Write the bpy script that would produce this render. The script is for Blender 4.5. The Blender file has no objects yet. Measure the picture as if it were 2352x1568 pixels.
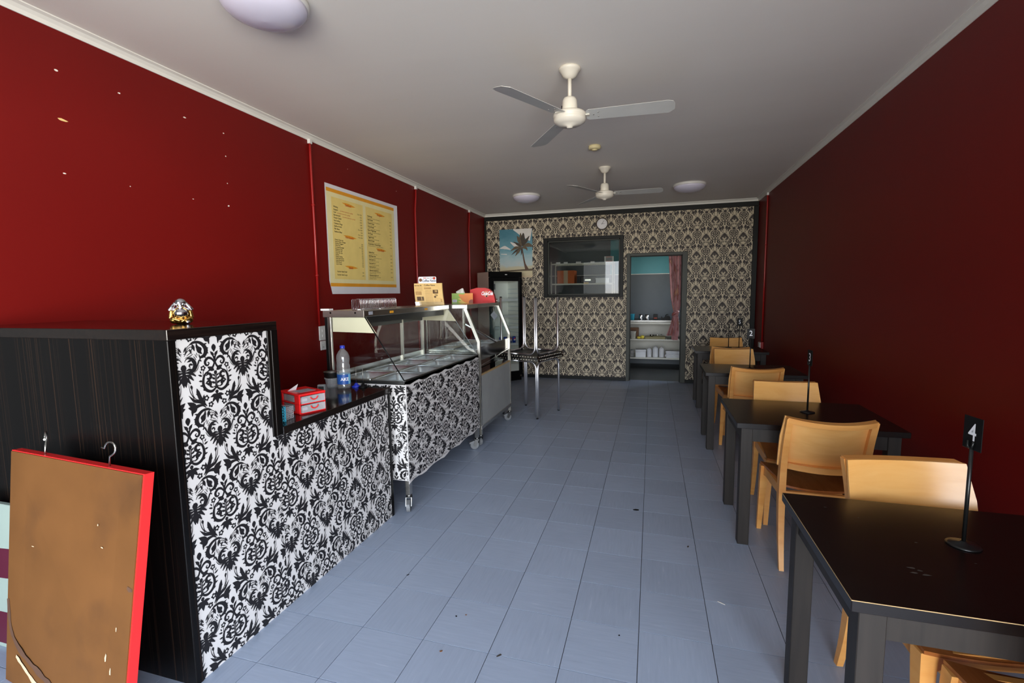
import bpy, math, random
from mathutils import Vector, Matrix

# ------------------------------------------------------------------ camera, world, light, exposure
scene = bpy.context.scene
COL = scene.collection
R = math.radians
XL, XR, YB, YF, ZC, ZT = -2.917, 1.561, 8.263, -0.30, 2.873, 2.918
cam_d = bpy.data.cameras.new('camera')
cam = bpy.data.objects.new('camera', cam_d)
COL.objects.link(cam)
cam_d.sensor_fit = 'HORIZONTAL'
cam_d.sensor_width = 36.0
cam_d.lens = 1093.87 / 2352 * 36.0
cam_d.clip_start = 0.02
_yaw, _pit, _rol = -0.2856, -0.1016, -0.0130
_fw = Vector((math.sin(_yaw) * math.cos(_pit), math.cos(_yaw) * math.cos(_pit), math.sin(_pit)))
_rt = Vector((math.cos(_yaw), -math.sin(_yaw), 0))
_up = _rt.cross(_fw)
_r2 = math.cos(_rol) * _rt + math.sin(_rol) * _up
_u2 = -math.sin(_rol) * _rt + math.cos(_rol) * _up
_m = Matrix((( _r2.x, _u2.x, -_fw.x, 0.0), (_r2.y, _u2.y, -_fw.y, 0.0), (_r2.z, _u2.z, -_fw.z, 1.5185), (0, 0, 0, 1)))
cam.matrix_world = _m
scene.camera = cam

HORIZON_COL = (1.02, 1.06, 1.10)      # hazy bright sky low down
ZENITH_COL = (0.50, 0.66, 0.92)
GROUND_COL = (1.00, 0.96, 0.88)       # sunlit street
SKY_STRENGTH = 12.0
world = bpy.data.worlds.new('sky')
scene.world = world
world.use_nodes = True
_nt = world.node_tree
_nt.nodes.clear()
_out = _nt.nodes.new('ShaderNodeOutputWorld')
_bg = _nt.nodes.new('ShaderNodeBackground')
_tc = _nt.nodes.new('ShaderNodeTexCoord')
_sep = _nt.nodes.new('ShaderNodeSeparateXYZ')
_ramp = _nt.nodes.new('ShaderNodeValToRGB')
_els = _ramp.color_ramp.elements
_els[0].position, _els[0].color = 0.495, GROUND_COL + (1,)
_els[1].position, _els[1].color = 1.0, ZENITH_COL + (1,)
for _p, _c in ((0.505, HORIZON_COL), (0.62, tuple(0.6 * a + 0.4 * b for a, b in zip(HORIZON_COL, ZENITH_COL)))):
    _e = _els.new(_p)
    _e.color = _c + (1,)
_mr = _nt.nodes.new('ShaderNodeMapRange')
_mr.inputs[1].default_value = -1.0
_mr.inputs[2].default_value = 1.0
_nt.links.new(_tc.outputs['Generated'], _sep.inputs[0])
_nt.links.new(_sep.outputs[2], _mr.inputs[0])
_nt.links.new(_mr.outputs[0], _ramp.inputs[0])
_nt.links.new(_ramp.outputs[0], _bg.inputs[0])
_bg.inputs[1].default_value = SKY_STRENGTH
_nt.links.new(_bg.outputs[0], _out.inputs[0])

# the open shop front (opening in the front wall): the daylight comes in here
OPEN_X0, OPEN_X1, OPEN_Z1 = -2.35, 1.50, 2.60
_pl = bpy.data.lights.new('shopfront_portal', 'AREA')
_pl.shape = 'RECTANGLE'
_pl.size = OPEN_X1 - OPEN_X0
_pl.size_y = OPEN_Z1
_pl.cycles.is_portal = True
_po = bpy.data.objects.new('shopfront_portal', _pl)
_po.location = ((OPEN_X0 + OPEN_X1) / 2, YF - 0.06, OPEN_Z1 / 2)
_po.rotation_euler = (R(90), 0, 0)
COL.objects.link(_po)

scene.view_settings.view_transform = 'Standard'
scene.view_settings.look = 'None'
scene.view_settings.gamma = 1.0
scene.view_settings.use_curve_mapping = False
scene.view_settings.exposure = 0.47
scene.cycles.max_bounces = 10
scene.cycles.diffuse_bounces = 6
scene.cycles.glossy_bounces = 5
scene.cycles.transparent_max_bounces = 24
scene.cycles.sample_clamp_indirect = 6.0
scene.cycles.caustics_reflective = False
scene.cycles.caustics_refractive = False

# ------------------------------------------------------------------ materials
def lin(c):
    return tuple(((v / 255.0) / 12.92 if v / 255.0 <= 0.04045 else ((v / 255.0 + 0.055) / 1.055) ** 2.4) for v in c[:3]) + (1.0,)

MATS = {}

def _base(name):
    m = bpy.data.materials.new(name)
    m.use_nodes = True
    nt = m.node_tree
    b = nt.nodes['Principled BSDF']
    MATS[name] = m
    return m, nt, b

def pm(name, col, rough=0.5, metal=0.0, var=0.0, scale=8.0, stretch=(1, 1, 1), bump=0.0, spec=0.5, coat=0.0, rand=0.0, dark=None, thresh=None, rvar=0.0):
    """principled with a noise driven colour variation (var), optional spots of `dark`, optional bump"""
    m, nt, b = _base(name)
    b.inputs['Base Color'].default_value = lin(col)
    b.inputs['Roughness'].default_value = rough
    b.inputs['Metallic'].default_value = metal
    b.inputs['Specular IOR Level'].default_value = spec
    b.inputs['Coat Weight'].default_value = coat
    b.inputs['Coat Roughness'].default_value = 0.12
    if var or bump or rand or dark is not None:
        tc = nt.nodes.new('ShaderNodeTexCoord')
        mp = nt.nodes.new('ShaderNodeMapping')
        mp.inputs['Scale'].default_value = stretch
        nz = nt.nodes.new('ShaderNodeTexNoise')
        nz.inputs['Scale'].default_value = scale
        nz.inputs['Detail'].default_value = 5
        nt.links.new(tc.outputs['Object'], mp.inputs[0])
        nt.links.new(mp.outputs[0], nz.inputs['Vector'])
        hsv = nt.nodes.new('ShaderNodeHueSaturation')
        hsv.inputs['Color'].default_value = lin(col)
        mr = nt.nodes.new('ShaderNodeMapRange')
        mr.inputs[1].default_value = 0.25
        mr.inputs[2].default_value = 0.75
        mr.inputs[3].default_value = 1 - var
        mr.inputs[4].default_value = 1 + var
        nt.links.new(nz.outputs[0], mr.inputs[0])
        val = mr.outputs[0]
        if rand:
            oi = nt.nodes.new('ShaderNodeObjectInfo')
            mr2 = nt.nodes.new('ShaderNodeMapRange')
            mr2.inputs[3].default_value = -rand
            mr2.inputs[4].default_value = rand
            nt.links.new(oi.outputs['Random'], mr2.inputs[0])
            ad = nt.nodes.new('ShaderNodeMath')
            nt.links.new(val, ad.inputs[0])
            nt.links.new(mr2.outputs[0], ad.inputs[1])
            val = ad.outputs[0]
        nt.links.new(val, hsv.inputs['Value'])
        colout = hsv.outputs[0]
        if dark is not None:
            n2 = nt.nodes.new('ShaderNodeTexNoise')
            n2.inputs['Scale'].default_value = scale * 0.6
            n2.inputs['Detail'].default_value = 8
            nt.links.new(mp.outputs[0], n2.inputs['Vector'])
            rp = nt.nodes.new('ShaderNodeValToRGB')
            rp.color_ramp.elements[0].position = thresh[0]
            rp.color_ramp.elements[1].position = thresh[1]
            nt.links.new(n2.outputs[0], rp.inputs[0])
            mx = nt.nodes.new('ShaderNodeMix')
            mx.data_type = 'RGBA'
            nt.links.new(rp.outputs[0], mx.inputs['Factor'])
            nt.links.new(colout, mx.inputs['A'])
            mx.inputs['B'].default_value = lin(dark)
            colout = mx.outputs['Result']
        nt.links.new(colout, b.inputs['Base Color'])
        if rvar:
            mr3 = nt.nodes.new('ShaderNodeMapRange')
            mr3.inputs[1].default_value = 0.3
            mr3.inputs[2].default_value = 0.7
            mr3.inputs[3].default_value = rough - rvar
            mr3.inputs[4].default_value = rough + rvar
            nt.links.new(nz.outputs[0], mr3.inputs[0])
            nt.links.new(mr3.outputs[0], b.inputs['Roughness'])
        if bump:
            bp = nt.nodes.new('ShaderNodeBump')
            bp.inputs['Strength'].default_value = bump
            bp.inputs['Distance'].default_value = 0.002
            nt.links.new(nz.outputs[0], bp.inputs['Height'])
            nt.links.new(bp.outputs[0], b.inputs['Normal'])
    return m

def glass(name, tint=(1, 1, 1), haze=0.0, refl=1.0):
    """thin clear sheet: transparent with a fresnel reflection"""
    m = bpy.data.materials.new(name)
    m.use_nodes = True
    nt = m.node_tree
    nt.nodes.clear()
    out = nt.nodes.new('ShaderNodeOutputMaterial')
    tr = nt.nodes.new('ShaderNodeBsdfTransparent')
    tr.inputs[0].default_value = tint + (1,)
    gl = nt.nodes.new('ShaderNodeBsdfGlossy')
    gl.inputs['Roughness'].default_value = 0.01
    lw = nt.nodes.new('ShaderNodeLayerWeight')          # Schlick fresnel, both sheet sides alike
    lw.inputs[0].default_value = 0.5
    pw = nt.nodes.new('ShaderNodeMath')
    pw.operation = 'POWER'
    pw.inputs[1].default_value = 5.0
    nt.links.new(lw.outputs['Facing'], pw.inputs[0])
    ml = nt.nodes.new('ShaderNodeMath')
    ml.operation = 'MULTIPLY_ADD'
    ml.inputs[1].default_value = 0.92
    ml.inputs[2].default_value = 0.08 * refl
    nt.links.new(pw.outputs[0], ml.inputs[0])
    mx = nt.nodes.new('ShaderNodeMixShader')
    nt.links.new(ml.outputs[0], mx.inputs[0])
    nt.links.new(tr.outputs[0], mx.inputs[1])
    nt.links.new(gl.outputs[0], mx.inputs[2])
    last = mx.outputs[0]
    if haze:
        df = nt.nodes.new('ShaderNodeBsdfDiffuse')
        df.inputs[0].default_value = (0.85, 0.88, 0.88, 1)
        mx2 = nt.nodes.new('ShaderNodeMixShader')
        mx2.inputs[0].default_value = haze
        nt.links.new(last, mx2.inputs[1])
        nt.links.new(df.outputs[0], mx2.inputs[2])
        last = mx2.outputs[0]
    nt.links.new(last, out.inputs[0])
    MATS[name] = m
    return m

def wood(name, c1, c2, rough=0.35, lo=0.3, hi=0.72, axis='X', scale=3.0, distort=3.0, bump=0.0, rand=0.03, grainw=(14, 1.2, 14), spec=0.5):
    m, nt, b = _base(name)
    tc = nt.nodes.new('ShaderNodeTexCoord')
    mp = nt.nodes.new('ShaderNodeMapping')
    mp.inputs['Scale'].default_value = grainw
    oi = nt.nodes.new('ShaderNodeObjectInfo')
    vm = nt.nodes.new('ShaderNodeVectorMath')
    vm.operation = 'ADD'
    cb = nt.nodes.new('ShaderNodeCombineXYZ')
    ml = nt.nodes.new('ShaderNodeMath'); ml.operation = 'MULTIPLY'; ml.inputs[1].default_value = 7.0
    nt.links.new(oi.outputs['Random'], ml.inputs[0])
    for i in range(3):
        nt.links.new(ml.outputs[0], cb.inputs[i])
    nt.links.new(tc.outputs['Object'], vm.inputs[0])
    nt.links.new(cb.outputs[0], vm.inputs[1])
    nt.links.new(vm.outputs[0], mp.inputs[0])
    nz = nt.nodes.new('ShaderNodeTexNoise')
    nz.inputs['Scale'].default_value = scale
    nz.inputs['Detail'].default_value = 6
    nz.inputs['Distortion'].default_value = distort
    nt.links.new(mp.outputs[0], nz.inputs['Vector'])
    rp = nt.nodes.new('ShaderNodeValToRGB')
    rp.color_ramp.elements[0].position = lo
    rp.color_ramp.elements[0].color = lin(c1)
    rp.color_ramp.elements[1].position = hi
    rp.color_ramp.elements[1].color = lin(c2)
    nt.links.new(nz.outputs[0], rp.inputs[0])
    hsv = nt.nodes.new('ShaderNodeHueSaturation')
    mr = nt.nodes.new('ShaderNodeMapRange')
    mr.inputs[3].default_value = 1 - rand
    mr.inputs[4].default_value = 1 + rand
    nt.links.new(oi.outputs['Random'], mr.inputs[0])
    nt.links.new(mr.outputs[0], hsv.inputs['Value'])
    nt.links.new(rp.outputs[0], hsv.inputs['Color'])
    nt.links.new(hsv.outputs[0], b.inputs['Base Color'])
    b.inputs['Roughness'].default_value = rough
    b.inputs['Specular IOR Level'].default_value = spec
    return m

def ramp2(name, c_list, axis=2, lo=0.0, hi=1.0, noise=0.0, nscale=4.0, rough=0.6):
    """colour bands along an object axis (print on paper)"""
    m, nt, b = _base(name)
    tc = nt.nodes.new('ShaderNodeTexCoord')
    sp = nt.nodes.new('ShaderNodeSeparateXYZ')
    nt.links.new(tc.outputs['Object'], sp.inputs[0])
    mr = nt.nodes.new('ShaderNodeMapRange')
    mr.inputs[1].default_value = lo
    mr.inputs[2].default_value = hi
    nt.links.new(sp.outputs[axis], mr.inputs[0])
    val = mr.outputs[0]
    if noise:
        nz = nt.nodes.new('ShaderNodeTexNoise')
        nz.inputs['Scale'].default_value = nscale
        nz.inputs['Detail'].default_value = 6
        mp = nt.nodes.new('ShaderNodeMapping')
        mp.inputs['Scale'].default_value = (1, 1, 2.4)
        nt.links.new(tc.outputs['Object'], mp.inputs[0])
        nt.links.new(mp.outputs[0], nz.inputs['Vector'])
        ma = nt.nodes.new('ShaderNodeMath'); ma.operation = 'MULTIPLY_ADD'
        ma.inputs[1].default_value = noise
        ma.inputs[2].default_value = -noise / 2
        nt.links.new(nz.outputs[0], ma.inputs[0])
        ad = nt.nodes.new('ShaderNodeMath')
        nt.links.new(val, ad.inputs[0]); nt.links.new(ma.outputs[0], ad.inputs[1])
        val = ad.outputs[0]
    rp = nt.nodes.new('ShaderNodeValToRGB')
    els = rp.color_ramp.elements
    els[0].position, els[0].color = c_list[0][0], lin(c_list[0][1])
    els[1].position, els[1].color = c_list[-1][0], lin(c_list[-1][1])
    for p, c in c_list[1:-1]:
        e = els.new(p); e.color = lin(c)
    nt.links.new(val, rp.inputs[0])
    nt.links.new(rp.outputs[0], b.inputs['Base Color'])
    b.inputs['Roughness'].default_value = rough
    return m

pm('red_paint', (110, 15, 12), 0.45, var=0.05, scale=1.5, spec=0.25)
pm('ceiling_paint', (236, 231, 224), 0.75, var=0.03, scale=0.7, stretch=(0.4, 2.5, 1))
pm('unseen_wall_grey', (62, 64, 64), 0.5, var=0.04)
pm('cornice_paint', (232, 230, 222), 0.6, var=0.02)
pm('black_trim', (20, 21, 19), 0.5, var=0.12, scale=6, spec=0.2)
pm('grey_trim', (60, 62, 56), 0.5, var=0.08, scale=5, spec=0.3)
pm('floor_joint', (38, 40, 44), 0.7, var=0.1)
pm('chip_white', (235, 230, 218), 0.8, var=0.05)
pm('chip_cream', (232, 200, 130), 0.8, var=0.05)
pm('outside_paving', (150, 146, 138), 0.8, var=0.1, scale=4)
pm('front_frame', (70, 72, 74), 0.4, metal=0.4, var=0.05)
pm('wallpaper_beige', (205, 192, 166), 0.65, var=0.05, scale=3)
pm('print_brown', (36, 24, 20), 0.6, var=0.15, scale=60)
pm('wallpaper_white', (206, 203, 201), 0.55, var=0.03, scale=4, stretch=(3, 3, 0.5))
pm('print_black', (22, 20, 22), 0.5, var=0.3, scale=220)
pm('print_text', (34, 26, 16), 0.6, var=0.1)
pm('print_red', (190, 60, 25), 0.6, var=0.1)
pm('print_orange', (232, 158, 40), 0.6, var=0.06)
pm('paper_white', (226, 224, 228), 0.55, var=0.03)
pm('menu_pale', (238, 226, 170), 0.5, var=0.04)
pm('menu_yellow', (238, 212, 128), 0.5, var=0.05)
pm('chrome', (236, 236, 238), 0.2, metal=1.0, var=0.02)
pm('steel', (196, 194, 188), 0.26, metal=1.0, var=0.03, scale=4)
pm('chrome_tube', (240, 240, 242), 0.36, metal=1.0, var=0.02)
pm('steel_bright', (222, 218, 206), 0.3, metal=1.0, var=0.05, scale=10)
pm('steel_dark', (120, 120, 118), 0.34, metal=1.0, var=0.08, scale=6)
pm('pan_steel', (232, 238, 242), 0.42, metal=1.0, var=0.05, scale=12, rvar=0.05)
pm('laminate_grey', (150, 152, 150), 0.55, var=0.08, scale=5)
pm('raw_edge', (176, 146, 100), 0.7, var=0.12, scale=30)
pm('cream_panel', (232, 222, 190), 0.5, var=0.03)
pm('black_gloss', (14, 14, 15), 0.12, var=0.1)
pm('black_plastic', (16, 16, 17), 0.4, var=0.1, spec=0.12)
pm('black_satin', (24, 25, 25), 0.3, metal=0.2, var=0.1)
pm('rubber_grey', (110, 112, 114), 0.6, var=0.08, scale=20)
pm('white_plastic', (228, 226, 222), 0.35, var=0.02)
pm('fan_white', (228, 222, 208), 0.35, var=0.02)
pm('fan_blade', (206, 206, 202), 0.35, metal=0.1, var=0.04)
pm('oyster_glass', (218, 214, 232), 0.22, var=0.02, scale=3)
pm('smoke_cream', (222, 208, 160), 0.5, var=0.05)
pm('red_conduit', (150, 24, 22), 0.3, var=0.05)
pm('sign_red', (226, 40, 40), 0.4, var=0.04)
pm('hardboard', (104, 68, 35), 0.75, spec=0.15, var=0.12, scale=5, dark=(66, 44, 28), thresh=(0.52, 0.85), bump=0.1)
pm('hardboard_stain', (88, 60, 42), 0.65, var=0.15, scale=20)
pm('hardboard_scuff', (196, 172, 140), 0.7, var=0.15, scale=20)
pm('zinc', (196, 196, 190), 0.25, metal=1.0, var=0.05)
pm('poster_white', (150, 166, 157), 0.5, var=0.03)
pm('poster_maroon', (82, 18, 42), 0.5, var=0.05)
pm('statue_silver', (196, 194, 200), 0.2, metal=1.0, var=0.05)
pm('statue_gold', (200, 158, 84), 0.24, metal=1.0, var=0.08)
pm('red_plastic', (224, 34, 36), 0.28, var=0.03)
pm('aqua_plastic', (70, 176, 204), 0.35, var=0.03)
pm('blue_plastic', (36, 52, 170), 0.3, var=0.05)
pm('label_blue', (38, 84, 160), 0.4, var=0.05)
pm('label_light', (120, 186, 220), 0.4, var=0.1, scale=80)
pm('label_white', (238, 240, 244), 0.4, var=0.02)
pm('news_paper', (232, 196, 128), 0.6, var=0.04, scale=20)
pm('news_ink', (92, 66, 36), 0.6, var=0.2, scale=90)
pm('news_shade', (190, 150, 92), 0.6, var=0.2, scale=60)
pm('ink_blue', (46, 62, 96), 0.6, var=0.1)
pm('tissue_green', (148, 190, 56), 0.45, var=0.08, scale=20)
pm('tissue_orange', (240, 136, 30), 0.45, var=0.08, scale=20)
pm('tissue_brown', (150, 64, 28), 0.45, var=0.1, scale=20)
pm('tissue_yellow', (246, 206, 90), 0.45, var=0.08, scale=20)
pm('tissue_white', (240, 238, 234), 0.8, var=0.03)
pm('coke_red', (206, 16, 18), 0.45, var=0.03, spec=0.3)
pm('coke_orange', (204, 96, 50), 0.4, var=0.15, scale=40)
pm('fridge_side', (176, 152, 138), 0.45, var=0.03)
pm('fridge_inside', (236, 238, 230), 0.45, var=0.03)
pm('fridge_rail', (214, 220, 218), 0.4, var=0.05)
pm('can_blue', (28, 66, 168), 0.25, metal=0.5, var=0.05)
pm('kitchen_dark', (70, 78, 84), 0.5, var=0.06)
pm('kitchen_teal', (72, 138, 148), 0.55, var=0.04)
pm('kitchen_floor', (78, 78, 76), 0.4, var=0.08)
pm('shelf_white', (214, 212, 202), 0.5, var=0.04)
pm('card_orange', (186, 92, 40), 0.7, var=0.05)
pm('tape_clear', (176, 150, 122), 0.2, var=0.05)
pm('grey_plastic', (120, 124, 126), 0.4, var=0.06)
pm('dark_appliance', (46, 48, 48), 0.4, var=0.06, spec=0.2)
pm('lemon', (220, 200, 70), 0.45, var=0.06, scale=30)
pm('olive_tray', (120, 110, 62), 0.5, var=0.06)
pm('bag_white', (224, 226, 232), 0.5, var=0.06, scale=12, bump=0.2)
pm('board_brown', (124, 84, 52), 0.6, var=0.08)
pm('card_black', (12, 12, 13), 0.5, var=0.1, spec=0.2)
pm('numeral_white', (236, 238, 244), 0.5, var=0.02)
pm('sticker_orange', (224, 158, 40), 0.5, var=0.1, scale=60)
pm('sticker_grey', (150, 152, 160), 0.5, var=0.1, scale=60)
pm('clock_face', (228, 226, 228), 0.4, var=0.02)
pm('clock_rim', (84, 74, 66), 0.4, var=0.05)
pm('palm_trunk', (92, 66, 50), 0.6, var=0.15, scale=30)
pm('palm_leaf', (96, 82, 62), 0.6, var=0.25, scale=24)
pm('palm_leaf_dark', (62, 52, 42), 0.6, var=0.2, scale=24)
pm('cloud_white', (226, 222, 216), 0.6, var=0.06, scale=9)
pm('dust_mark', (58, 52, 48), 0.6, var=0.2)
glass('clear_glass', (0.94, 0.97, 0.965), refl=0.6)
glass('window_glass', (0.62, 0.65, 0.62), refl=0.42)
glass('fridge_glass', (0.93, 0.96, 0.95), refl=0.5)
glass('clear_plastic', (0.93, 0.94, 0.95), haze=0.10)
glass('milky_plastic', (0.90, 0.88, 0.92), haze=0.22)
glass('acrylic', (0.95, 0.96, 0.97), haze=0.03)
wood('chair_wood', (220, 150, 76), (234, 172, 98), 0.32, scale=2.0, distort=1.2, grainw=(1.5, 1.5, 9))
wood('chair_ply', (232, 170, 94), (240, 184, 110), 0.28, scale=1.6, distort=1.8, grainw=(2.2, 1.5, 11))
wood('chair_seat', (150, 86, 42), (172, 104, 54), 0.22, scale=1.6, distort=1.8, grainw=(11, 2, 2))
wood('table_wood', (32, 28, 25), (46, 40, 36), 0.5, scale=3, distort=0.5, grainw=(12, 12, 1.0), spec=0.3)
wood('table_top', (14, 10, 9), (23, 16, 14), 0.27, scale=3, distort=0.5, grainw=(1.0, 14, 8), spec=0.35)
wood('ebony_vertical', (9, 8, 8), (52, 36, 26), 0.3, scale=5, distort=0.0, grainw=(34, 34, 0.08), rand=0.0, spec=0.2, lo=0.56, hi=0.80)
wood('ebony_flat', (12, 10, 10), (30, 22, 18), 0.12, scale=5, distort=0.2, grainw=(22, 0.6, 22), rand=0.0)
# floor vinyl: streaks + per tile shade
def floor_mat():
    m, nt, b = _base('vinyl_tile')
    tc = nt.nodes.new('ShaderNodeTexCoord')
    oi = nt.nodes.new('ShaderNodeObjectInfo')
    ml = nt.nodes.new('ShaderNodeMath'); ml.operation = 'MULTIPLY'; ml.inputs[1].default_value = 37.0
    nt.links.new(oi.outputs['Random'], ml.inputs[0])
    cb = nt.nodes.new('ShaderNodeCombineXYZ')
    nt.links.new(ml.outputs[0], cb.inputs[0]); nt.links.new(ml.outputs[0], cb.inputs[1])
    va = nt.nodes.new('ShaderNodeVectorMath'); va.operation = 'ADD'
    nt.links.new(tc.outputs['Object'], va.inputs[0]); nt.links.new(cb.outputs[0], va.inputs[1])
    mp = nt.nodes.new('ShaderNodeMapping'); mp.inputs['Scale'].default_value = (3.2, 34, 1)
    nt.links.new(va.outputs[0], mp.inputs[0])
    n1 = nt.nodes.new('ShaderNodeTexNoise'); n1.inputs['Scale'].default_value = 2.2; n1.inputs['Detail'].default_value = 4
    nt.links.new(mp.outputs[0], n1.inputs['Vector'])
    rp = nt.nodes.new('ShaderNodeValToRGB')
    e = rp.color_ramp.elements
    e[0].position, e[0].color = 0.18, lin((142, 153, 172))
    e[1].position, e[1].color = 0.86, lin((182, 191, 204))
    q = e.new(0.36); q.color = lin((149, 161, 181))
    q = e.new(0.66); q.color = lin((154, 166, 186))
    nt.links.new(n1.outputs[0], rp.inputs[0])
    n2 = nt.nodes.new('ShaderNodeTexNoise'); n2.inputs['Scale'].default_value = 3.0; n2.inputs['Detail'].default_value = 3
    nt.links.new(va.outputs[0], n2.inputs['Vector'])
    a1 = nt.nodes.new('ShaderNodeMapRange'); a1.inputs[3].default_value = 0.93; a1.inputs[4].default_value = 1.07
    nt.links.new(n2.outputs[0], a1.inputs[0])
    a2 = nt.nodes.new('ShaderNodeMapRange'); a2.inputs[3].default_value = 0.95; a2.inputs[4].default_value = 1.05
    nt.links.new(oi.outputs['Random'], a2.inputs[0])
    mm = nt.nodes.new('ShaderNodeMath'); mm.operation = 'MULTIPLY'
    nt.links.new(a1.outputs[0], mm.inputs[0]); nt.links.new(a2.outputs[0], mm.inputs[1])
    hs = nt.nodes.new('ShaderNodeHueSaturation')
    nt.links.new(rp.outputs[0], hs.inputs['Color']); nt.links.new(mm.outputs[0], hs.inputs['Value'])
    nt.links.new(hs.outputs[0], b.inputs['Base Color'])
    b.inputs['Roughness'].default_value = 0.36
    b.inputs['Specular IOR Level'].default_value = 0.45
floor_mat()
# satin curtain
def curtain_mat():
    m, nt, b = _base('satin_curtain')
    tc = nt.nodes.new('ShaderNodeTexCoord')
    mp = nt.nodes.new('ShaderNodeMapping'); mp.inputs['Scale'].default_value = (7, 3, 2.4)
    nt.links.new(tc.outputs['Object'], mp.inputs[0])
    n = nt.nodes.new('ShaderNodeTexNoise'); n.inputs['Scale'].default_value = 2.4; n.inputs['Detail'].default_value = 6
    nt.links.new(mp.outputs[0], n.inputs['Vector'])
    rp = nt.nodes.new('ShaderNodeValToRGB'); e = rp.color_ramp.elements
    e[0].position, e[0].color = 0.40, lin((176, 122, 122))
    e[1].position, e[1].color = 0.72, lin((190, 140, 100))
    q = e.new(0.50); q.color = lin((168, 112, 114))
    q = e.new(0.56); q.color = lin((118, 40, 44))
    nt.links.new(n.outputs[0], rp.inputs[0])
    nt.links.new(rp.outputs[0], b.inputs['Base Color'])
    b.inputs['Roughness'].default_value = 0.35
    b.inputs['Sheen Weight'].default_value = 0.3
curtain_mat()
ramp2('palm_sky', [(0.0, (206, 184, 150)), (0.10, (208, 196, 158)), (0.24, (196, 192, 166)), (0.30, (186, 200, 200)), (0.42, (170, 196, 200)), (0.62, (112, 164, 178)), (1.0, (70, 128, 146))], 2, 0.0, 0.78, noise=0.30, nscale=5.0)

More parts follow.
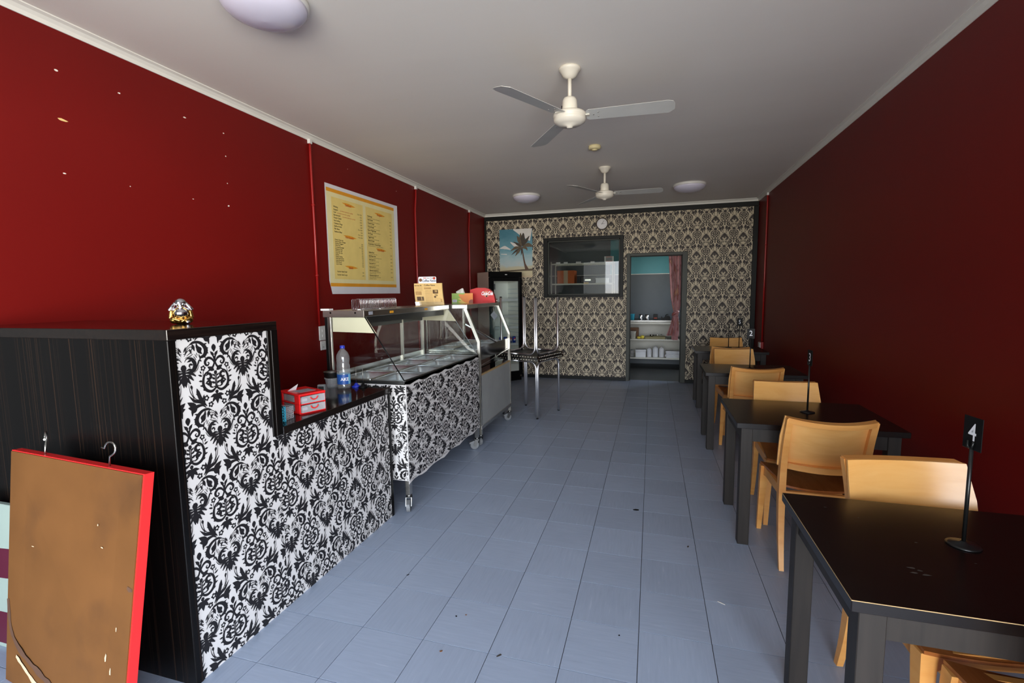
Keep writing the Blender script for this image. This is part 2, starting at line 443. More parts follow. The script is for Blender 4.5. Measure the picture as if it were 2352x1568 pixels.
# ------------------------------------------------------------------ mesh helpers
class MB:
    def __init__(s):
        s.v = []; s.f = []; s.sm = []
    def add(s, vs, fs, smooth=False):
        o = len(s.v)
        s.v += [tuple(p) for p in vs]
        s.f += [tuple(i + o for i in f) for f in fs]
        s.sm += [smooth] * len(fs)
        return s
    def box(s, x0, x1, y0, y1, z0, z1):
        if x0 > x1: x0, x1 = x1, x0
        if y0 > y1: y0, y1 = y1, y0
        if z0 > z1: z0, z1 = z1, z0
        v = [(x0, y0, z0), (x1, y0, z0), (x1, y1, z0), (x0, y1, z0), (x0, y0, z1), (x1, y0, z1), (x1, y1, z1), (x0, y1, z1)]
        return s.add(v, [(0, 3, 2, 1), (4, 5, 6, 7), (0, 1, 5, 4), (1, 2, 6, 5), (2, 3, 7, 6), (3, 0, 4, 7)])
    def bbox(s, x0, x1, y0, y1, z0, z1, b=0.004):
        """box with chamfered edges"""
        c = [(x0 + x1) / 2, (y0 + y1) / 2, (z0 + z1) / 2]
        h = [abs(x1 - x0) / 2, abs(y1 - y0) / 2, abs(z1 - z0) / 2]
        b = min(b, min(h) * 0.9)
        vs = []; idx = {}
        for sx in (-1, 1):
            for sy in (-1, 1):
                for sz in (-1, 1):
                    sg = (sx, sy, sz)
                    for a in range(3):
                        p = [c[i] + sg[i] * (h[i] if i == a else h[i] - b) for i in range(3)]
                        idx[(sg, a)] = len(vs); vs.append(tuple(p))
        fs = []
        def q(keys, n):
            ids = [idx[k] for k in keys]
            p0, p1, p2 = [Vector(vs[i]) for i in ids[:3]]
            if (p1 - p0).cross(p2 - p0).dot(Vector(n)) < 0: ids.reverse()
            fs.append(tuple(ids))
        for a in range(3):
            o1, o2 = [i for i in range(3) if i != a]
            for sa in (-1, 1):
                ks = []
                for s1, s2 in ((-1, -1), (1, -1), (1, 1), (-1, 1)):
                    g = [0, 0, 0]; g[a] = sa; g[o1] = s1; g[o2] = s2
                    ks.append((tuple(g), a))
                n = [0, 0, 0]; n[a] = sa
                q(ks, n)
        for a in range(3):
            o1, o2 = [i for i in range(3) if i != a]
            for s1 in (-1, 1):
                for s2 in (-1, 1):
                    g0 = [0, 0, 0]; g0[a] = -1; g0[o1] = s1; g0[o2] = s2
                    g1 = list(g0); g1[a] = 1
                    n = [0, 0, 0]; n[o1] = s1; n[o2] = s2
                    q([(tuple(g0), o1), (tuple(g1), o1), (tuple(g1), o2), (tuple(g0), o2)], n)
        for sx in (-1, 1):
            for sy in (-1, 1):
                for sz in (-1, 1):
                    sg = (sx, sy, sz)
                    q([(sg, 0), (sg, 1), (sg, 2)], sg)
        return s.add(vs, fs)
    def tube(s, pts, rad, n=10, caps=True, flat=1.0, smooth=True):
        pts = [Vector(p) for p in pts]
        rads = rad if isinstance(rad, (list, tuple)) else [rad] * len(pts)
        t0 = (pts[1] - pts[0]).normalized()
        up = Vector((0, 0, 1)) if abs(t0.z) < 0.9 else Vector((1, 0, 0))
        nrm = t0.cross(up).normalized()
        vs = []; fs = []
        for i, p in enumerate(pts):
            if i == 0: t = pts[1] - pts[0]
            elif i == len(pts) - 1: t = pts[-1] - pts[-2]
            else: t = (pts[i + 1] - p).normalized() + (p - pts[i - 1]).normalized()
            t.normalize()
            nrm = (nrm - t * nrm.dot(t)).normalized()
            bi = t.cross(nrm)
            for k in range(n):
                a = 2 * math.pi * k / n
                vs.append(p + nrm * (math.cos(a) * rads[i]) + bi * (math.sin(a) * rads[i] * flat))
        for i in range(len(pts) - 1):
            for k in range(n):
                a, b = i * n + k, i * n + (k + 1) % n
                fs.append((a, b, b + n, a + n))
        s.add(vs, fs, smooth)
        if caps:
            o = len(s.v) - len(vs)
            s.f.append(tuple(o + k for k in reversed(range(n)))); s.sm.append(False)
            s.f.append(tuple(o + (len(pts) - 1) * n + k for k in range(n))); s.sm.append(False)
        return s
    def bar(s, p0, p1, w, d, w1=None, d1=None, ref=(0, 1, 0)):
        """square bar from p0 to p1; w across, d along ref"""
        p0, p1 = Vector(p0), Vector(p1)
        t = (p1 - p0).normalized()
        ref = Vector(ref); ref = (ref - t * ref.dot(t)).normalized()
        sd = t.cross(ref)
        w1 = w if w1 is None else w1; d1 = d if d1 is None else d1
        vs = []
        for p, ww, dd in ((p0, w, d), (p1, w1, d1)):
            for a, b in ((-1, -1), (1, -1), (1, 1), (-1, 1)):
                vs.append(p + sd * (a * ww / 2) + ref * (b * dd / 2))
        return s.add(vs, [(3, 2, 1, 0), (4, 5, 6, 7), (0, 1, 5, 4), (1, 2, 6, 5), (2, 3, 7, 6), (3, 0, 4, 7)])
    def sweep(s, rings, closed=True, caps=True, smooth=False):
        """rings: list of equal length vertex loops"""
        n = len(rings[0]); vs = [p for r in rings for p in r]; fs = []
        for i in range(len(rings) - 1):
            for k in range(n if closed else n - 1):
                a, b = i * n + k, i * n + (k + 1) % n
                fs.append((a, b, b + n, a + n))
        s.add(vs, fs, smooth)
        if caps and closed:
            o = len(s.v) - len(vs)
            s.f.append(tuple(o + k for k in reversed(range(n)))); s.sm.append(False)
            s.f.append(tuple(o + (len(rings) - 1) * n + k for k in range(n))); s.sm.append(False)
        return s
    def lathe(s, prof, c=(0, 0, 0), n=24, smooth=True, rx=1.0, ry=1.0):
        vs = []; fs = []
        for r, z in prof:
            for k in range(n):
                a = 2 * math.pi * k / n
                vs.append((c[0] + r * rx * math.cos(a), c[1] + r * ry * math.sin(a), c[2] + z))
        for i in range(len(prof) - 1):
            for k in range(n):
                a, b = i * n + k, i * n + (k + 1) % n
                fs.append((a, b, b + n, a + n))
        s.add(vs, fs, smooth)
        o = len(s.v) - len(vs)
        if prof[0][0] > 2e-4 and abs(prof[0][1] - prof[1][1]) > 1e-6:
            s.f.append(tuple(o + k for k in reversed(range(n)))); s.sm.append(False)
        if prof[-1][0] > 2e-4 and abs(prof[-1][1] - prof[-2][1]) > 1e-6:
            s.f.append(tuple(o + (len(prof) - 1) * n + k for k in range(n))); s.sm.append(False)
        return s
    def ball(s, c, rx, ry=None, rz=None, n=12, m=8):
        ry = rx if ry is None else ry; rz = rx if rz is None else rz
        prof = [(max(1e-6, math.sin(math.pi * i / m)), -math.cos(math.pi * i / m)) for i in range(m + 1)]
        vs = []; fs = []
        for r, z in prof:
            for k in range(n):
                a = 2 * math.pi * k / n
                vs.append((c[0] + r * rx * math.cos(a), c[1] + r * ry * math.sin(a), c[2] + z * rz))
        for i in range(m):
            for k in range(n):
                a, b = i * n + k, i * n + (k + 1) % n
                fs.append((a, b, b + n, a + n))
        return s.add(vs, fs, True)
    def prism(s, poly, axis, a0, a1):
        """2D polygon extruded along axis (0 x: poly=(y,z); 1 y: poly=(x,z); 2 z: poly=(x,y))"""
        def P(u, v, a):
            return (a, u, v) if axis == 0 else ((u, a, v) if axis == 1 else (u, v, a))
        n = len(poly)
        vs = [P(u, v, a0) for u, v in poly] + [P(u, v, a1) for u, v in poly]
        fs = [tuple(range(n)), tuple(reversed(range(n, 2 * n)))] + [(k, k + n, (k + 1) % n + n, (k + 1) % n) for k in range(n)]
        return s.add(vs, fs)
    def quad(s, a, b, c, d):
        return s.add([a, b, c, d], [(0, 1, 2, 3)])
    def xform(s, M):
        s.v = [tuple(M @ Vector(p)) for p in s.v]
        return s
    def mesh(s, name, mat):
        me = bpy.data.meshes.new(name)
        me.from_pydata(s.v, [], s.f)
        me.polygons.foreach_set('use_smooth', s.sm)
        me.materials.append(MATS[mat] if isinstance(mat, str) else mat)
        me.update()
        return me
    def build(s, name, mat, parent=None, loc=(0, 0, 0), rotz=0.0, fix=True, crease=None):
        import bmesh
        me = s.mesh(name, mat)
        if fix:
            bm = bmesh.new(); bm.from_mesh(me)
            bmesh.ops.recalc_face_normals(bm, faces=bm.faces[:])
            bm.to_mesh(me); bm.free()
        if crease:                     # smooth shading with sharp arrises
            me.polygons.foreach_set('use_smooth', [True] * len(me.polygons))
            me.set_sharp_from_angle(angle=crease)
        o = bpy.data.objects.new(name, me)
        COL.objects.link(o)
        o.parent = parent
        o.location = loc
        o.rotation_euler = (0, 0, rotz)
        return o

def tag(o, label=None, cat=None, group=None, kind=None):
    if label: o['label'] = label
    if cat: o['category'] = cat
    if group: o['group'] = group
    if kind: o['kind'] = kind
    return o

def thing(name, label, cat, loc=(0, 0, 0), rotz=0.0, group=None):
    o = bpy.data.objects.new(name, None)
    o.empty_display_size = 0.05
    COL.objects.link(o)
    o.location = loc
    o.rotation_euler = (0, 0, rotz)
    return tag(o, label, cat, group)

def copy_tree(o, parent=None):
    c = o.copy()
    COL.objects.link(c)
    c.parent = parent
    for ch in list(o.children):
        copy_tree(ch, c)
    return c

def struct(mb, name, mat, parent=None, **k):
    o = mb.build(name, mat, parent, **k)
    if parent is None:
        o['kind'] = 'structure'
    return o

def bezier(pts, n=6):
    """Catmull-Rom through pts"""
    P = [Vector(p) for p in pts]
    out = []
    for i in range(len(P) - 1):
        p0 = P[i - 1] if i > 0 else P[i] * 2 - P[i + 1]
        p1, p2 = P[i], P[i + 1]
        p3 = P[i + 2] if i + 2 < len(P) else P[i + 1] * 2 - P[i]
        for k in range(n):
            t = k / n
            out.append(0.5 * ((2 * p1) + (p2 - p0) * t + (2 * p0 - 5 * p1 + 4 * p2 - p3) * t * t + (3 * p1 - p0 - 3 * p2 + p3) * t ** 3))
    out.append(P[-1])
    return out

_text_cache = {}
def text_geo(body, size=1.0, align='LEFT', shear=0.0, spacing=1.0, line=1.0, bold=0.0, res=2):
    key = (body, size, align, shear, spacing, line, bold)
    if key in _text_cache:
        return _text_cache[key]
    cu = bpy.data.curves.new('lettering', 'FONT')
    cu.body = body; cu.size = size; cu.align_x = align; cu.shear = shear
    cu.space_character = spacing; cu.space_line = line; cu.offset = bold; cu.resolution_u = res
    ob = bpy.data.objects.new('lettering', cu)
    COL.objects.link(ob)
    dg = bpy.context.evaluated_depsgraph_get()
    me = ob.evaluated_get(dg).to_mesh()
    vs = [(v.co.x, v.co.y) for v in me.vertices]
    fs = [tuple(p.vertices) for p in me.polygons]
    ob.evaluated_get(dg).to_mesh_clear()
    COL.objects.unlink(ob)
    bpy.data.objects.remove(ob); bpy.data.curves.remove(cu)
    _text_cache[key] = (vs, fs)
    return vs, fs

def put_text(mb, body, o, u, v, **k):
    """lettering with its baseline start at o, along u, up v"""
    vs, fs = text_geo(body, **k)
    o, u, v = Vector(o), Vector(u), Vector(v)
    mb.add([o + u * a + v * b for a, b in vs], fs)
    return mb

# ------------------------------------------------------------------ room shell
KY = 10.35      # far wall of the kitchen behind
T = 0.3048
TX0, TY0 = -0.0321, 2.0715
floor = struct(MB().box(XL, XR, YF - 0.15, YB + 0.12, -0.06, -0.003), 'floor', 'floor_joint')
g = 0.0015
tile_me = MB().box(-T / 2 + g, T / 2 - g, -T / 2 + g, T / 2 - g, -0.0035, 0.0).mesh('floor_tile', 'vinyl_tile')
tile_objs = 0
rest = MB()
for k in range(-11, 7):
    for j in range(-9, 22):
        x0, x1 = TX0 + k * T, TX0 + (k + 1) * T
        y0, y1 = TY0 + j * T, TY0 + (j + 1) * T
        cx0, cx1, cy0, cy1 = max(x0, XL + 0.002), min(x1, XR - 0.002), max(y0, YF - 0.15), min(y1, YB + 0.11)
        if cx1 - cx0 < 0.01 or cy1 - cy0 < 0.01:
            continue
        whole = abs(cx1 - cx0 - T) < 1e-4 and abs(cy1 - cy0 - T) < 1e-4
        in_view = (x1 > -1.75 and y1 > 1.15)
        if in_view and tile_objs < 300:
            if whole:
                o = bpy.data.objects.new('floor_tile', tile_me)
                COL.objects.link(o); o.parent = floor
                o.rotation_euler = (0, 0, R(90) if (k + j) % 2 else 0)
            else:
                cx, cy = (cx0 + cx1) / 2, (cy0 + cy1) / 2
                o = MB().box(cx0 + g - cx, cx1 - g - cx, cy0 + g - cy, cy1 - g - cy, -0.0035, 0).build('floor_tile', 'vinyl_tile', floor)
                o.location = (cx, cy, 0)
            if whole:
                o.location = ((x0 + x1) / 2, (y0 + y1) / 2, 0)
            tile_objs += 1
        else:
            rest.box(cx0 + g, cx1 - g, cy0 + g, cy1 - g, -0.0035, 0)
tag(rest.build('hidden_floor_tiles', 'vinyl_tile', floor), kind='stuff')

# crumbs and scuffs lying on the vinyl
_rf = random.Random(21)
for (x, y, a, b, rot, m) in ((-0.079, 3.299, .030, .016, 10, 'black_plastic'), (-1.249, 2.186, .010, .005, 60, 'black_plastic'), (-0.864, 1.946, .007, .005, 0, 'black_plastic'), (-0.823, 1.967, .005, .004, 0, 'board_brown'),
                            (-0.84, 1.724, .009, .006, 30, 'board_brown'), (-0.115, 2.02, .006, .004, 80, 'black_plastic'), (0.35, 2.375, .022, .003, -30, 'chip_white'), (-0.594, 1.766, .020, .006, 50, 'dust_mark'), (0.231, 2.882, .014, .006, 70, 'dust_mark')):
    n = 7
    P = [(a * math.cos(6.283 * q / n) * _rf.uniform(.5, 1), b * math.sin(6.283 * q / n) * _rf.uniform(.5, 1)) for q in range(n)]
    c_, s_ = math.cos(R(rot)), math.sin(R(rot))
    P = [(x + u * c_ - v * s_, y + u * s_ + v * c_) for u, v in P]
    MB().add([(u, v, 0.0002) for u, v in P] + [(u, v, 0.0016) for u, v in P], [tuple(range(n, 2 * n))] + [(q, (q + 1) % n, (q + 1) % n + n, q + n) for q in range(n)]).build('floor_crumb', m, floor)

ceiling = struct(MB().box(XL - 0.1, XR + 0.1, YF - 0.15, YB + 0.05, ZT, ZT + 0.1), 'ceiling', 'ceiling_paint')
wall_left = struct(MB().box(XL - 0.1, XL, 1.28, YB + 0.05, -0.05, ZT), 'wall_left', 'red_paint')
struct(MB().box(XL - 0.1, XL, YF - 0.15, 1.28, -0.05, ZT), 'wall_left_front', 'unseen_wall_grey')  # unseen wall end, greyed to shape the reflection in the counter end panel
wall_right = struct(MB().box(XR, XR + 0.1, YF - 0.15, YB + 0.05, -0.05, ZT), 'wall_right', 'red_paint')
WX0, WX1, WZ0, WZ1 = -1.757, -0.521, 1.467, 2.402      # serving window hole
DX0, DX1, DZ1 = -0.355, 0.468, 2.100                   # kitchen door hole
wb = MB()
Y0, Y1 = YB, YB + 0.10
wb.box(XL, WX0, Y0, Y1, 0, ZT); wb.box(WX0, WX1, Y0, Y1, 0, WZ0); wb.box(WX0, WX1, Y0, Y1, WZ1, ZT)
wb.box(WX1, DX0, Y0, Y1, 0, ZT); wb.box(DX0, DX1, Y0, Y1, DZ1, ZT); wb.box(DX1, XR, Y0, Y1, 0, ZT)
wall_back = struct(wb, 'wall_back', 'wallpaper_beige')
wf = MB()
Y0, Y1 = YF - 0.15, YF
wf.box(XL, OPEN_X0, Y0, Y1, 0, ZT); wf.box(OPEN_X1, XR, Y0, Y1, 0, ZT); wf.box(OPEN_X0, OPEN_X1, Y0, Y1, OPEN_Z1, ZT)
wall_front = struct(wf, 'wall_front', 'red_paint')
fr = MB()
for x in (OPEN_X0 + 0.02, OPEN_X1 - 0.02):
    fr.box(x - 0.02, x + 0.02, YF - 0.11, YF - 0.04, 0, OPEN_Z1)
fr.box(OPEN_X0, OPEN_X1, YF - 0.11, YF - 0.04, OPEN_Z1 - 0.04, OPEN_Z1)
fr.build('door_frame', 'front_frame', wall_front)
# outside: two unseen light blockers, left and overhead, then the shaded paving
struct(MB().box(-2.55, -2.45, -10, YF - 0.15, -0.02, 4.0), 'light_blocker_left', 'grey_trim')  # added to keep daylight from the left off the right wall
struct(MB().box(-2.45, 2.6, YF - 2.6, YF - 0.15, 2.78, 2.86), 'sky_blocker_overhead', 'outside_paving')  # added slab that cuts off the high sky light
struct(MB().box(-2.45, 3.6, YF - 4.2, YF - 0.15, -0.12, -0.02), 'floor_outside', 'outside_paving')

# cornices (small cove where ceiling meets wall)
def cornice(name, p0, p1, inward):
    prof = [(0, 0), (0.0, -0.045), (0.006, -0.045), (0.012, -0.026), (0.026, -0.012), (0.045, -0.006), (0.045, 0)]
    d = Vector(inward)
    rings = [[Vector(p) + d * a + Vector((0, 0, b)) for a, b in prof] for p in (p0, p1)]
    return struct(MB().sweep(rings), name, 'cornice_paint')
cornice('trim_1', (XL, YF, ZT), (XL, YB, ZT), (1, 0, 0))
cornice('trim_2', (XR, YF, ZT), (XR, YB, ZT), (-1, 0, 0))
cornice('trim_3', (XL + 0.02, YB, ZT), (XR - 0.02, YB, ZT), (0, -1, 0))
# dark timber battens framing the papered wall
struct(MB().bbox(XL + 0.002, XR - 0.002, YB - 0.016, YB, 2.800, 2.874), 'trim_4', 'black_trim')
struct(MB().bbox(XL + 0.002, -2.876, YB - 0.016, YB, 0.0, 2.800), 'trim_5', 'black_trim')
struct(MB().bbox(1.488, XR - 0.002, YB - 0.016, YB, 0.0, 2.800), 'trim_6', 'black_trim')
struct(MB().bbox(-2.876, -0.410, YB - 0.014, YB, 0.0, 0.055), 'baseboard_back_1', 'black_trim')
struct(MB().bbox(0.545, 1.488, YB - 0.014, YB, 0.0, 0.055), 'baseboard_back_2', 'black_trim')
# kitchen door frame
door = struct(MB().bbox(-0.410, DX0 + 0.004, YB - 0.025, YB + 0.11, 0, 2.146).bbox(DX1 - 0.004, 0.545, YB - 0.025, YB + 0.11, 0, 2.146).bbox(DX0, DX1, YB - 0.025, YB + 0.11, DZ1 - 0.004, 2.146), 'door_1', 'grey_trim')
MB().box(DX0 + 0.004, DX0 + 0.014, YB + 0.03, YB + 0.05, 0, DZ1).box(DX1 - 0.014, DX1 - 0.004, YB + 0.03, YB + 0.05, 0, DZ1).box(DX0 + 0.004, DX1 - 0.004, YB + 0.03, YB + 0.05, DZ1 - 0.014, DZ1 - 0.004).build('door_stop', 'black_trim', door)
# serving window
wm = MB()
for (a0, a1, b0, b1) in ((-1.828, WX0 + 0.004, 1.428, 2.456), (WX1 - 0.004, -0.463, 1.428, 2.456), (WX0, WX1, 1.428, WZ0 + 0.004), (WX0, WX1, WZ1 - 0.004, 2.456)):
    wm.bbox(a0, a1, YB - 0.03, YB + 0.10, b0, b1)
win = struct(wm, 'window_1', 'black_trim')
wi = MB()
for (a0, a1, b0, b1) in ((WX0, WX0 + 0.022, WZ0, WZ1), (WX1 - 0.022, WX1, WZ0, WZ1), (WX0, WX1, WZ0, WZ0 + 0.022), (WX0, WX1, WZ1 - 0.022, WZ1)):
    wi.bbox(a0, a1, YB + 0.0, YB + 0.05, b0, b1)
wi.build('window_sash', 'grey_trim', win)
MB().quad((WX0 + 0.01, YB + 0.03, WZ0 + 0.01), (WX1 - 0.01, YB + 0.03, WZ0 + 0.01), (WX1 - 0.01, YB + 0.03, WZ1 - 0.01), (WX0 + 0.01, YB + 0.03, WZ1 - 0.01)).build('window_pane', 'window_glass', win)

# kitchen shell
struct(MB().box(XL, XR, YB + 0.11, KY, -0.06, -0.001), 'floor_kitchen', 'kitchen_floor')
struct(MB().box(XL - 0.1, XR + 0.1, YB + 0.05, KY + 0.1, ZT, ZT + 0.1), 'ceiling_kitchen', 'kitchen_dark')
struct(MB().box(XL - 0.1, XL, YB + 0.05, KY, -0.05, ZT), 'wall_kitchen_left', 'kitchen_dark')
KW0, KW1, KWZ0, KWZ1 = 9.00, 9.80, 1.35, 1.95          # unseen opening added in the side wall, only to light the kitchen
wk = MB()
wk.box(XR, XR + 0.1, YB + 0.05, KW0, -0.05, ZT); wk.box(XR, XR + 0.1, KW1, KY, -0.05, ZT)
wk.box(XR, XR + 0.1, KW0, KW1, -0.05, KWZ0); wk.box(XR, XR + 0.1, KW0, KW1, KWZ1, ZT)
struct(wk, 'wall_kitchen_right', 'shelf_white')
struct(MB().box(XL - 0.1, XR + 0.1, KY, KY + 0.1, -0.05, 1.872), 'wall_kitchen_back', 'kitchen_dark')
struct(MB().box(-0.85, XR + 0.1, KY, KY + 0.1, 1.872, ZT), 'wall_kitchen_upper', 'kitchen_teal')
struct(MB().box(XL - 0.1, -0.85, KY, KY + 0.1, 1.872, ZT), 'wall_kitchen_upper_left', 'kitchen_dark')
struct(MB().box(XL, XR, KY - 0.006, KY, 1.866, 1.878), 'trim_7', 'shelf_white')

# paint chips on the red wall (where something was unscrewed) and on the ceiling
rng = random.Random(4)
def chip(y, z, ry, rz, mat='chip_white'):
    n = 7
    pts = [(XL + 0.0012, y + ry * math.cos(2 * math.pi * k / n) * rng.uniform(0.55, 1.0), z + rz * math.sin(2 * math.pi * k / n) * rng.uniform(0.5, 1.0)) for k in range(n)]
    MB().add([(XL + 0.0002, p[1], p[2]) for p in pts] + pts, [tuple(range(n, 2 * n))] + [(k, (k + 1) % n, (k + 1) % n + n, k + n) for k in range(n)]).build('paint_chip', mat, wall_left)
for y, z, ry, rz in ((1.796, 2.67, .011, .008), (2.094, 2.673, .010, .006), (2.491, 2.673, .013, .005), (2.782, 2.664, .008, .007), (2.787, 2.508, .005, .006),
                     (2.785, 2.321, .004, .005), (2.782, 2.163, .009, .009), (2.505, 2.162, .008, .004), (2.109, 2.162, .004, .004), (1.783, 2.161, .010, .005), (4.223, 2.761, .005, .005), (5.164, 2.73, .006, .006)):
    chip(y, z, ry, rz)
chip(1.80, 2.43, .026, .010, 'chip_cream')
cp = [(-1.835, 3.226), (-1.80, 3.214), (-1.775, 3.222), (-1.80, 3.232)]
MB().add([(a, b, ZT - 0.001) for a, b in cp], [(0, 1, 2, 3)]).build('paint_chip', 'chip_white', ceiling)

# ------------------------------------------------------------------ damask print
def make_motif(seg, fat=1.0):
    """one damask motif as 2D polygons (metres), medallion centred on 0,0; mirrored about u=0"""
    def cc(x, y):
        return ((x - (725 + (y - 740) * 0.065)) / 2600.0, -((y - 740) + 0.156 * (x - 725)) / 2890.0)
    polys = []
    lay = [0]                      # every stroke lies on its own hair-thin ink layer, so crossing strokes never coincide
    def ribbon(P, W):
        lay[0] += 1
        pl = []
        for i, p in enumerate(P):
            t = (P[min(i + 1, len(P) - 1)] - P[max(i - 1, 0)])
            if t.length < 1e-9: t = Vector((1, 0, 0))
            t.normalize()
            nn = Vector((-t.y, t.x, 0)) * (W[i] / 2)
            pl.append((p + nn, p - nn))
        for i in range(len(pl) - 1):
            polys.append(([(q.x, q.y) for q in (pl[i][0], pl[i + 1][0], pl[i + 1][1], pl[i][1])], lay[0]))
    def S(pts, ws):
        P0 = [Vector((*cc(*p), 0)) for p in pts]
        P = bezier(P0, seg)
        n = len(P)
        W = []
        for i in range(n):
            t = i / (n - 1) * (len(ws) - 1)
            k = min(int(t), len(ws) - 2)
            W.append((ws[k] + (ws[k + 1] - ws[k]) * (t - k)) / 2700.0 * fat)
        ribbon(P, W)
    def L(a, b, w):
        A, Bv = Vector((*cc(*a), 0)), Vector((*cc(*b), 0))
        m = 4 if seg > 2 else 3
        P = [A.lerp(Bv, i / m) for i in range(m + 1)]
        W = [w * math.sin(math.pi * min(0.97, max(0.06, (i / m) ** 0.8))) / 2700.0 * fat for i in range(m + 1)]
        ribbon(P, W)
    def FL(c, r):
        C = Vector((*cc(*c), 0)); r = r / 2700.0
        n = 15
        lay[0] += 1
        for k in range(n):
            a0, a1 = 2 * math.pi * k / n, 2 * math.pi * (k + 1) / n
            ra0, ra1 = r * (0.70, 1.0, 1.0)[k % 3], r * (0.70, 1.0, 1.0)[(k + 1) % 3]
            polys.append(([(C.x + ra0 * math.cos(a0), C.y + ra0 * math.sin(a0)), (C.x + ra1 * math.cos(a1), C.y + ra1 * math.sin(a1)),
                          (C.x + r * .36 * math.cos(a1), C.y + r * .36 * math.sin(a1)), (C.x + r * .36 * math.cos(a0), C.y + r * .36 * math.sin(a0))], lay[0]))
    L((705, 368), (709, 455), 42); L((712, 495), (752, 440), 24)
    S([(711, 560), (722, 505), (748, 468)], [20, 16, 4])
    S([(714, 590), (745, 530), (785, 508), (822, 535), (822, 572), (800, 590), (781, 570), (796, 553)], [10, 22, 26, 24, 18, 12, 8])
    S([(711, 540), (728, 600), (760, 640), (800, 655)], [14, 20, 14])
    L((735, 668), (805, 606), 42)
    S([(790, 652), (842, 680), (869, 730), (877, 800), (852, 862), (800, 897), (757, 885), (745, 862), (768, 853)], [10, 20, 26, 28, 24, 16, 8])
    S([(838, 700), (800, 688), (778, 720), (800, 748), (832, 736)], [8, 26, 28, 12]); L((780, 700), (838, 660), 24)
    S([(852, 790), (815, 768), (793, 800), (800, 838), (768, 862)], [8, 26, 24, 8]); L((795, 822), (846, 786), 26)
    S([(729, 690), (735, 780), (741, 885)], [8, 10, 12])
    L((736, 735), (764, 702), 16); L((738, 775), (778, 738), 20); L((740, 822), (786, 786), 22); L((727, 672), (731, 728), 22)
    L((878, 692), (922, 662), 18); L((884, 748), (924, 734), 18); L((880, 805), (918, 790), 18); L((858, 858), (892, 845), 20)
    FL((857, 605), 32); S([(858, 632), (868, 690)], [6, 6]); L((884, 660), (898, 625), 13)
    L((742, 945), (746, 1064), 40); L((742, 955), (806, 1026), 34); L((742, 950), (822, 960), 30); L((740, 900), (742, 950), 28)
    FL((866, 952), 34); FL((826, 1042), 34)
    S([(872, 1044), (905, 990), (935, 920), (950, 850), (957, 805)], [6, 30, 36, 32, 4]); L((905, 965), (888, 900), 20); L((930, 905), (975, 862), 18)
    S([(880, 1034), (940, 972), (1002, 930), (1052, 852)], [6, 24, 28, 3])
    S([(888, 1030), (960, 945), (1002, 880), (1012, 790)], [5, 7, 6]); L((1014, 748), (1006, 800), 24)
    S([(1000, 905), (1030, 820), (1035, 722)], [9, 7, 3])
    S([(885, 1056), (920, 1015), (980, 1005), (1030, 1030), (1047, 1090)], [8, 18, 32, 36, 6])
    L((985, 1015), (1076, 922), 50); L((1000, 1020), (1076, 985), 44)
    S([(828, 1108), (870, 1080), (930, 1075), (985, 1110), (1010, 1165), (990, 1220), (945, 1240), (930, 1208)], [6, 22, 24, 34, 42, 34, 18, 5])
    for a, b in (((975, 1105), (1022, 1078)), ((1000, 1140), (1040, 1132)), ((1005, 1182), (1040, 1194)), ((985, 1220), (1008, 1252)), ((945, 1238), (945, 1272))):
        L(a, b, 17)
    S([(902, 1088), (915, 1132), (950, 1150), (942, 1190)], [8, 30, 26, 6])
    L((858, 1098), (884, 1176), 28); L((905, 1150), (968, 1206), 34); L((828, 1150), (852, 1212), 16); S([(772, 1238), (802, 1186), (832, 1160)], [4, 8, 4]); S([(780, 1256), (830, 1236), (868, 1206)], [4, 8, 4])
    L((985, 1030), (1052, 1056), 34); L((930, 985), (968, 925), 22); L((900, 1010), (888, 960), 16)
    S([(764, 1216), (785, 1205), (795, 1150), (830, 1110), (862, 1098)], [5, 8, 6, 5])
    S([(788, 1214), (805, 1160), (840, 1130), (857, 1142), (845, 1172), (825, 1176)], [5, 6, 8, 5])
    S([(798, 1232), (830, 1204), (856, 1180)], [4, 7, 4]); L((768, 1195), (792, 1130), 15)
    S([(776, 1300), (800, 1262), (850, 1262), (886, 1318), (872, 1378), (826, 1412), (786, 1412)], [4, 12, 34, 36, 24, 8]); L((858, 1268), (802, 1300), 20)
    S([(862, 1330), (838, 1322), (826, 1342), (838, 1360)], [14, 18, 14, 5])
    S([(800, 1424), (880, 1402), (915, 1330), (935, 1275), (958, 1288)], [4, 9, 16, 10]); S([(868, 1424), (910, 1384), (932, 1330)], [3, 7, 3])
    for a, b in (((893, 1300), (864, 1262)), ((899, 1272), (872, 1234)), ((906, 1246), (886, 1208)), ((890, 1330), (872, 1312)), ((914, 1222), (902, 1192))):
        S([a, b], [7, 5])
    L((771, 1330), (777, 1412), 40); S([(775, 1385), (781, 1470)], [16, 20])
    L((781, 1440), (791, 1578), 44)
    S([(783, 1462), (806, 1492), (840, 1540)], [5, 34, 8]); S([(783, 1440), (826, 1456), (872, 1502)], [5, 34, 8]); S([(781, 1420), (836, 1416), (896, 1454)], [5, 34, 9]); S([(780, 1402), (830, 1380), (884, 1396)], [3, 22, 5])
    return [(p, 2 * l) for p, l in polys] + [([(-u, v) for u, v in reversed(p)], 2 * l + 1) for p, l in polys]

def clip_poly(poly, x0, x1, y0, y1):
    for ax, lim, sg in ((0, x0, 1), (0, x1, -1), (1, y0, 1), (1, y1, -1)):
        if not poly: return poly
        out = []
        for i in range(len(poly)):
            a, b = poly[i - 1], poly[i]
            da, db = (a[ax] - lim) * sg, (b[ax] - lim) * sg
            if (da >= 0) != (db >= 0):
                t = da / (da - db)
                out.append((a[0] + (b[0] - a[0]) * t, a[1] + (b[1] - a[1]) * t))
            if db >= 0: out.append(b)
        poly = out
    return poly

